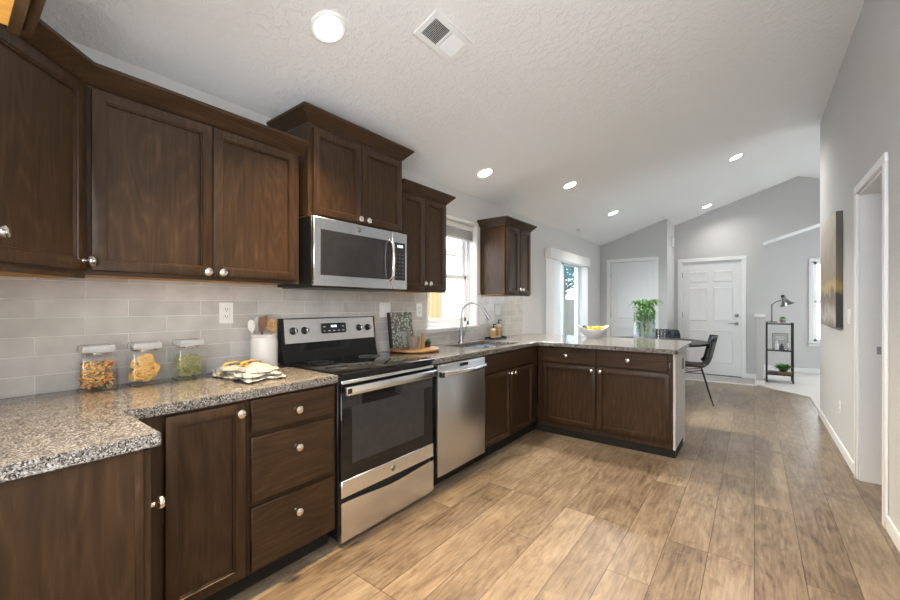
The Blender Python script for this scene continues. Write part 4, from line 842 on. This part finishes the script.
# fruit bowl
fx, fy = .92, 4.50; fb = thing('fruit_bowl', 'white boat shaped bowl of lemons on the peninsula', 'bowl', (fx, fy, ZC))
t = bmesh.new(); rings = []; ax = .62
prof = [(.0, .0), (.055, 0), (.06, .008), (.09, .035), (.125, .07), (.150, .098), (.146, .099), (.118, .072), (.085, .040), (.05, .015), (0, .012)]
for r, z in prof:
    rg_ = []
    for k in range(40):
        a = 2 * PI * k / 40; e = abs(math.cos(a)) ** 3; zz = z * (1 + .45 * e * (z > .02)); rg_.append(t.verts.new((r * math.cos(a) * (1.08 + .1 * e), r * math.sin(a) * .78, zz)))
    rings.append(rg_)
for a, b in zip(rings, rings[1:]):
    for k in range(40): t.faces.new((a[k], a[(k + 1) % 40], b[(k + 1) % 40], b[k]))
bmesh.ops.remove_doubles(t, verts=t.verts, dist=1e-5); b_ = bmn(); merge(b_, t, Matrix.Translation((fx, fy, ZC)) @ Matrix.Rotation(math.radians(37), 4, 'Z')); obj('bowl_body', b_, M_CERAMICW, fb)
Rb = Matrix.Rotation(math.radians(37), 4, 'Z')
def lemon(p, m, name, lab, s=1.0, grp=None):
    q = Vector((fx, fy, ZC)) + Rb @ Vector(p); t = bmn(); r = .031 * s
    rot = Matrix.Rotation(random.uniform(0, 3), 3, 'Z') @ Matrix.Rotation(random.uniform(1.0, 1.9), 3, 'X')
    lathe(t, [(0, -1.25), (.16, -1.18), (.3, -1.02), (.75, -.68), (1, 0), (.75, .68), (.3, 1.0), (.17, 1.15), (0, 1.25)], 18, Matrix.Translation(q) @ rot.to_4x4() @ Matrix.Scale(r, 4)); obj(name, t, m, label=lab, cat='fruit', group=grp, ang=80)
for p in ((-.05, -.03, .058), (.0, -.045, .060), (.055, -.02, .060), (-.02, .035, .058), (.045, .040, .060), (.005, 0, .102), (.06, .012, .108), (-.045, .008, .104)):
    lemon(p, M_LEMON, 'lemon', 'yellow lemon piled in the white boat shaped bowl', .95, 'lemons in the fruit bowl')
lemon((.098, .0, .108), M_ORANGE, 'orange', 'orange fruit at the right end of the white bowl', .9)
lemon((-.095, -.01, .112), M_LIME, 'avocado', 'dark avocado at the left end of the white bowl', .95); 

# ------------------------------------------------------------------ dining set
TX, TY = 1.17, 6.45
dt = thing('dining_table', 'round black dining table behind the peninsula', 'table', (TX, TY, 0))
obj('tabletop', lathe(bmn(), [(0, .735), (.70, .735), (.72, .745), (.72, .763), (.715, .765), (0, .765)], 64, Matrix.Translation((TX, TY, 0))), M_BLACKMATTE, dt)
obj('pedestal', lathe(bmn(), [(.08, .02), (.05, .1), (.045, .6), (.16, .735)], 24, Matrix.Translation((TX, TY, 0))), M_BLACK, dt); obj('base', lathe(bmn(), [(0, 0), (.22, 0), (.22, .015), (.08, .03), (0, .03)], 36, Matrix.Translation((TX, TY, 0))), M_BLACK, dt)
def chair(x, y, rot, lab, grp):
    c = thing('dining_chair', lab, 'chair', (x, y, 0), grp, rot); OFF[c.name] = Vector((0, 0, 0))   # local: faces +X
    t = bmesh.new(); prof = [(.24, .455), (.20, .475), (.10, .468), (-.05, .455), (-.15, .462), (-.205, .50), (-.24, .58), (-.268, .70), (-.295, .82), (-.31, .885)]
    def wid(i): return [.19, .215, .23, .23, .22, .215, .215, .21, .195, .165][i]
    F = []; n = 10
    for i, (px, pz) in enumerate(prof):
        F.append([t.verts.new((px + (.085 * (abs(2 * j / n - 1)) ** 2 if i > 4 else 0), wid(i) * (2 * j / n - 1), pz + (.035 * abs(2 * j / n - 1) ** 2.5 if i < 6 else 0))) for j in range(n + 1)])
    for a, b in zip(F, F[1:]):
        for j in range(n): t.faces.new((a[j], a[j + 1], b[j + 1], b[j]))
    r = bmesh.ops.solidify(t, geom=t.faces[:], thickness=.05); bmesh.ops.recalc_face_normals(t, faces=t.faces[:])
    for f_ in (1,): bmesh.ops.subdivide_edges(t, edges=t.edges[:], cuts=1, use_grid_fill=True, smooth=.4)
    b_ = bmn(); merge(b_, t); obj('shell', b_, M_LEATHER, c, True, ang=60)
    t = bmn(); box(t, -.15, .20, -.18, .18, .470, .500, .014, seg=3); obj('seat_pad', t, M_LEATHERB, c, True)
    for sx, sy in ((1, 1), (1, -1), (-1, 1), (-1, -1)):
        t = bmn(); tube(t, [(.10 * sx - .02, .10 * sy, .45), (.22 * sx - .02, .215 * sy, .006)], [.011, .007], 8); lathe(t, [(.010, 0), (.010, .008)], 8, Matrix.Translation((.22 * sx - .02, .215 * sy, 0))); obj('leg', t, M_BLACK, c, True)
    t = bmn()
    for sx in (1, -1): tube(t, [(.10 * sx - .02, -.10, .43), (.10 * sx - .02, .10, .43)], .007, 6)
    for sy in (1, -1): tube(t, [(-.12, .10 * sy, .43), (.02, .12 * sy, .40), (.08, .10 * sy, .43)], .006, 6)
    obj('wire_frame', t, M_BLACK, c, True); return c
chair(1.68, 6.22, math.radians(188), 'dark leather chair seen in profile right of the dining table', 'dining chairs'); chair(1.21, 7.10, math.radians(-93), 'dark leather chair behind the dining table, only its back showing', 'dining chairs')
vx, vy = 1.09, 6.30; zt = .7655
vs = thing('glass_vase', 'large pale glass vase on the dining table', 'vase', (vx, vy, zt))
obj('vase_body', lathe(bmn(), [(0, zt), (.13, zt), (.145, zt + .02), (.15, zt + .16), (.135, zt + .30), (.09, zt + .40), (.08, zt + .44), (.09, zt + .46), (.084, zt + .46), (.072, zt + .44), (.13, zt + .29), (.142, zt + .16), (.135, zt + .03), (0, zt + .02)], 36, Matrix.Translation((vx, vy, 0))), M_VASEGLASS, vs)
pl = thing('trailing_plant', 'green trailing plant spilling out of the pale vase', 'plant', (vx, vy, zt + .44))
t = bmn(); st = bmn(); rr = random.Random(5)
for k in range(44):
    hang = k < 26
    a = rr.uniform(-2.2, -.5) if hang else rr.uniform(0, 2 * PI); out = rr.uniform(.15, .20) if hang else rr.uniform(.08, .24); drop = rr.uniform(.10, .40) if hang else rr.uniform(-.02, .07); P = []
    for q in range(9):
        f = q / 8; o_ = out * min(1, f * 2.2) if hang else out * f; z_ = zt + .455 + (.05 * math.sin(min(1, f * 2.2) * PI * .75) if hang else .13 * math.sin(f * PI * .72)) - max(0, f - .3) * drop * 1.42
        P.append(Vector((vx + math.cos(a) * o_ + rr.uniform(-.004, .004), vy + math.sin(a) * o_, max(z_, zt + .03))))
    tube(st, P, .0018, 4)
    for q in range(2, 9):
        for w in range(5):
            d = Vector((math.cos(a) + rr.uniform(-.9, .9), math.sin(a) + rr.uniform(-.9, .9), rr.uniform(-.9, .5))); leaf(t, P[q] + Vector((0, 0, rr.uniform(-.02, .02))), d, rr.uniform(.018, .038), .0085, droop=.3)
obj('stems', st, M_LEAF, pl); obj('leaves', t, M_LEAF, pl)
t = bmn(); lathe(t, [(0, zt), (.045, zt), (.048, zt + .005), (.050, zt + .17), (.047, zt + .17), (.044, zt + .01), (0, zt + .008)], 24, Matrix.Translation((1.31, 6.32, 0))); obj('drinking_glass', t, M_GLASS, label='clear tall glass right of the vase on the dining table', cat='glass')

# ------------------------------------------------------------------ bookshelf corner
S0, S1, T0, T1 = 2.515, 2.868, 8.44, 8.74; zf = .0125
bs = thing('metal_shelf', 'small dark metal shelf with three tiers in the living room', 'shelf', ((S0 + S1) / 2, (T0 + T1) / 2, zf))
for x in (S0, S1 - .022):
    for y in (T0, T1 - .022): obj('leg', box(bmn(), x, x + .022, y, y + .022, zf, .995, .002), M_DARKMETAL, bs)
for z, nm in ((.985, 'top_shelf'), (.545, 'middle_shelf'), (.15, 'bottom_shelf')):
    t = bmn()
    for q in ((S0, S1, T0, T0 + .02), (S0, S1, T1 - .02, T1), (S0, S0 + .02, T0, T1), (S1 - .02, S1, T0, T1)): box(t, *q, z - .022, z, .002)
    sh = obj(nm + '_frame', t, M_DARKMETAL, bs); obj('shelf_panel', box(bmn(), S0 + .015, S1 - .015, T0 + .015, T1 - .015, z - .008, z + .0005), M_GLASS if z > .3 else M_DARKMETAL, sh)
zt = .9955; lx, ly = 2.595, 8.57
dl = thing('desk_lamp', 'black and chrome desk lamp lit on top of the metal shelf', 'lamp', (lx, ly, zt))
obj('lamp_base', lathe(bmn(), [(0, zt), (.075, zt), (.075, zt + .012), (.012, zt + .018), (0, zt + .018)], 28, Matrix.Translation((lx, ly, 0))), M_BLACK, dl)
t = bmn(); tube(t, [(lx, ly, zt + .015), (lx, ly, zt + .30)], .008, 8); obj('pole', t, M_BLACK, dl)
t = bmn(); tube(t, [(lx - .01, ly, zt + .29), (lx + .06, ly, zt + .345), (lx + .15, ly, zt + .385)], .006, 8); obj('arm', t, M_BLACK, dl)
Ml = Matrix.Translation((lx + .155, ly, zt + .40)) @ Matrix.Rotation(math.radians(-22), 4, 'Y') @ Matrix.Scale(1.05, 4)
obj('lamp_shade', lathe(bmn(), [(.022, .03), (.028, .0), (.035, -.03), (.060, -.07), (.100, -.115), (.097, -.115), (.057, -.072), (.033, -.034), (.0, -.03)], 32, Ml, False, False), M_NICKEL, dl); obj('shade_cap', lathe(bmn(), [(.025, .02), (.025, .05), (.012, .06), (0, .06)], 20, Ml), M_BLACK, dl)
obj('bulb', ball(bmn(), Ml @ Vector((0, 0, -.082)), .028), M_BULB, dl)
bl = bpy.data.lights.new('bulb_light', 'POINT'); bl.energy = 2.0; bl.shadow_soft_size = .03; bl.color = (1, .93, .82); blo = bpy.data.objects.new('bulb_light', bl); COL.objects.link(blo); blo.parent = dl; blo.location = (Ml @ Vector((0, 0, -.115))) - Vector((lx, ly, zt))
mp = thing('moss_pot', 'small grey pot with a moss ball beside the desk lamp', 'potted plant', (2.735, 8.55, zt)); obj('pot', lathe(bmn(), [(0, zt), (.035, zt), (.045, zt + .045), (0, zt + .045)], 20, Matrix.Translation((2.735, 8.55, 0))), M_STONE, mp)
t = bmn()
for k in range(160):
    d = Vector((random.gauss(0, 1), random.gauss(0, 1), random.gauss(0, 1))).normalized(); d.z = abs(d.z); leaf(t, Vector((2.735, 8.55, zt + .05)) + d * .035, d + Vector((random.uniform(-.6, .6), random.uniform(-.6, .6), 0)), .022, .007)
obj('moss', t, M_LEAF, mp)
z2 = .5458
sg = thing('framed_print', 'grey framed print leaning on the middle tier of the shelf', 'picture', (2.70, 8.66, z2)); Mp = Matrix.Translation((2.60, 8.62, z2)) @ Matrix.Rotation(math.radians(-8), 4, 'X')
obj('frame', box(bmn(), 0, .21, 0, .015, 0, .27, .002, Mp), M_STONE, sg); obj('print', box(bmn(), .012, .198, -.001, 0, .012, .258, 0, Mp), islands('print paper', [(.42, .43, .43)]), sg)
t = bmn()
for k, w in enumerate((.12, .15, .09)): box(t, .105 - w / 2, .105 + w / 2, -.002, -.001, .205 - k * .022, .214 - k * .022, 0, Mp)
obj('print_bars', t, M_PLATE, sg)
for k, (x, h, m, lab, c) in enumerate(((2.655, .15, M_CERAMICW, 'white bottle vase in front of the grey print', 'vase'), (2.72, .10, M_GREYBOX, 'short dark jar in front of the grey print', 'jar'), (2.79, .12, M_GLASS, 'clear glass bottle at the right of the middle tier', 'bottle'))):
    t = bmn(); lathe(t, [(0, z2), (.026, z2), (.03, z2 + h * .1), (.03, z2 + h * .55), (.012, z2 + h * .75), (.012, z2 + h), (0, z2 + h)], 18, Matrix.Translation((x, 8.53 + .01 * k, 0))); obj(c if c != 'jar' else 'small_jar', t, m, label=lab, cat=c)
z3 = .1508
obj('book', box(bmn(), 2.67, 2.87, 8.47, 8.64, z3, z3 + .032, .002), M_PAPER, label='brown book lying on the bottom tier of the shelf', cat='book')
obj('grey_tray', box(bmn(), 2.55, 2.665, 8.47, 8.70, z3, z3 + .02, .004), M_GREYBOX, label='flat grey tray on the bottom tier beside the brown book', cat='tray')
bw = thing('plant_bowl', 'leafy plant in a dark bowl standing on the brown book', 'potted plant', (2.74, 8.56, z3 + .0325)); zz = z3 + .0325
obj('bowl', lathe(bmn(), [(0, zz), (.035, zz), (.06, zz + .03), (.075, zz + .055), (.068, zz + .055), (.0, zz + .04)], 24, Matrix.Translation((2.74, 8.56, 0))), M_GREYBOX, bw)
t = bmn()
for k in range(150): a = random.uniform(0, 6.3); leaf(t, (2.74 + random.uniform(-.05, .05), 8.56 + random.uniform(-.05, .05), zz + .05), (math.cos(a), math.sin(a), random.uniform(.3, 1.6)), random.uniform(.08, .17), .019, droop=.35)
obj('leaves', t, M_LEAF, bw)

# ------------------------------------------------------------------ outdoors
struct('floor_patio', box(bmn(), -12, -.15, -2, 26, -.25, -.08), M_GROUND)
def fence(lab, pts, h, m, n):
    a, b = Vector(pts[0]), Vector(pts[1]); d = (b - a).normalized(); f = thing('board_fence', lab, 'fence', (*((a + b) / 2), -.08)); ang = math.atan2(d.y, d.x); w = (b - a).length / n
    t = bmn()
    for k in range(n): box(t, k * w + .004, (k + 1) * w - .004, -.01, .01, -.06, h + .01 * (k % 2), .002, Matrix.Translation((a.x, a.y, 0)) @ Matrix.Rotation(ang, 4, 'Z'))
    obj('boards', t, m, f)
    for z in (.25, h - .3): obj('rail', box(bmn(), 0, n * w, .01, .05, z, z + .09, 0, Matrix.Translation((a.x, a.y, 0)) @ Matrix.Rotation(ang, 4, 'Z')), m, f)
    for q in (0, n * w - .1): obj('post', box(bmn(), q, q + .1, .05, .14, -.08, h + .06, .004, Matrix.Translation((a.x, a.y, 0)) @ Matrix.Rotation(ang, 4, 'Z')), m, f)
fence('sunlit cedar fence seen through the sink window', ((-2.5, 4.6), (-2.5, 6.05)), 1.98, M_FENCE, 10)
fence('weathered board fence seen through the patio door', ((-3.0, 13.0), (-3.0, 19.0)), 1.5, M_FENCEG, 34)
h = thing('house', 'white sided house beyond the sink window', 'house', (-6.3, 9.5, -.08)); t = bmn(); box(t, -7.5, -5.5, 7.0, 12.2, -.08, 2.9)
for k in range(15): box(t, -5.5, -5.488, 7.0, 12.2, .18 * k, .18 * k + .155)
obj('siding', t, M_SIDING, h); obj('eave', box(bmn(), -7.8, -5.3, 6.8, 12.4, 2.9, 3.05), M_STONE, h)
def tree(x, y, hgt, r, lab, seed):
    rr = random.Random(seed); o = thing('tree', lab, 'tree', (x, y, -.08)); t = bmn(); tube(t, [(x, y, -.08), (x + .05, y, hgt * .4), (x, y + .1, hgt * .75)], [.14, .11, .05], 10)
    for k in range(6): a = k * 1.05; tube(t, [(x, y, hgt * .4 + .12 * k), (x + math.cos(a) * r * .6, y + math.sin(a) * r * .6, hgt * .55 + .2 * k)], [.05, .02], 6)
    obj('trunk', t, M_TRUNK, o); t = bmn()
    t2 = bmesh.new()
    for k in range(3000):
        d = Vector((rr.gauss(0, 1), rr.gauss(0, 1), rr.gauss(0, 1))).normalized(); p = Vector((x, y, hgt * .68)) + Vector((d.x * r, d.y * r, d.z * hgt * .32)) * (rr.random() ** .4); u = Vector((rr.gauss(0, 1), rr.gauss(0, 1), rr.gauss(0, 1))).normalized(); v = u.cross(d).normalized(); s = rr.uniform(.06, .13)
        t2.faces.new([t2.verts.new(p + u * s), t2.verts.new(p + v * s * .5), t2.verts.new(p - u * s), t2.verts.new(p - v * s * .5)])
    obj('crown', t2, M_LEAFD, o, smooth=False)
tree(-4.1, 16.2, 4.6, 1.9, 'blue green tree above the fence outside the patio door', 3)
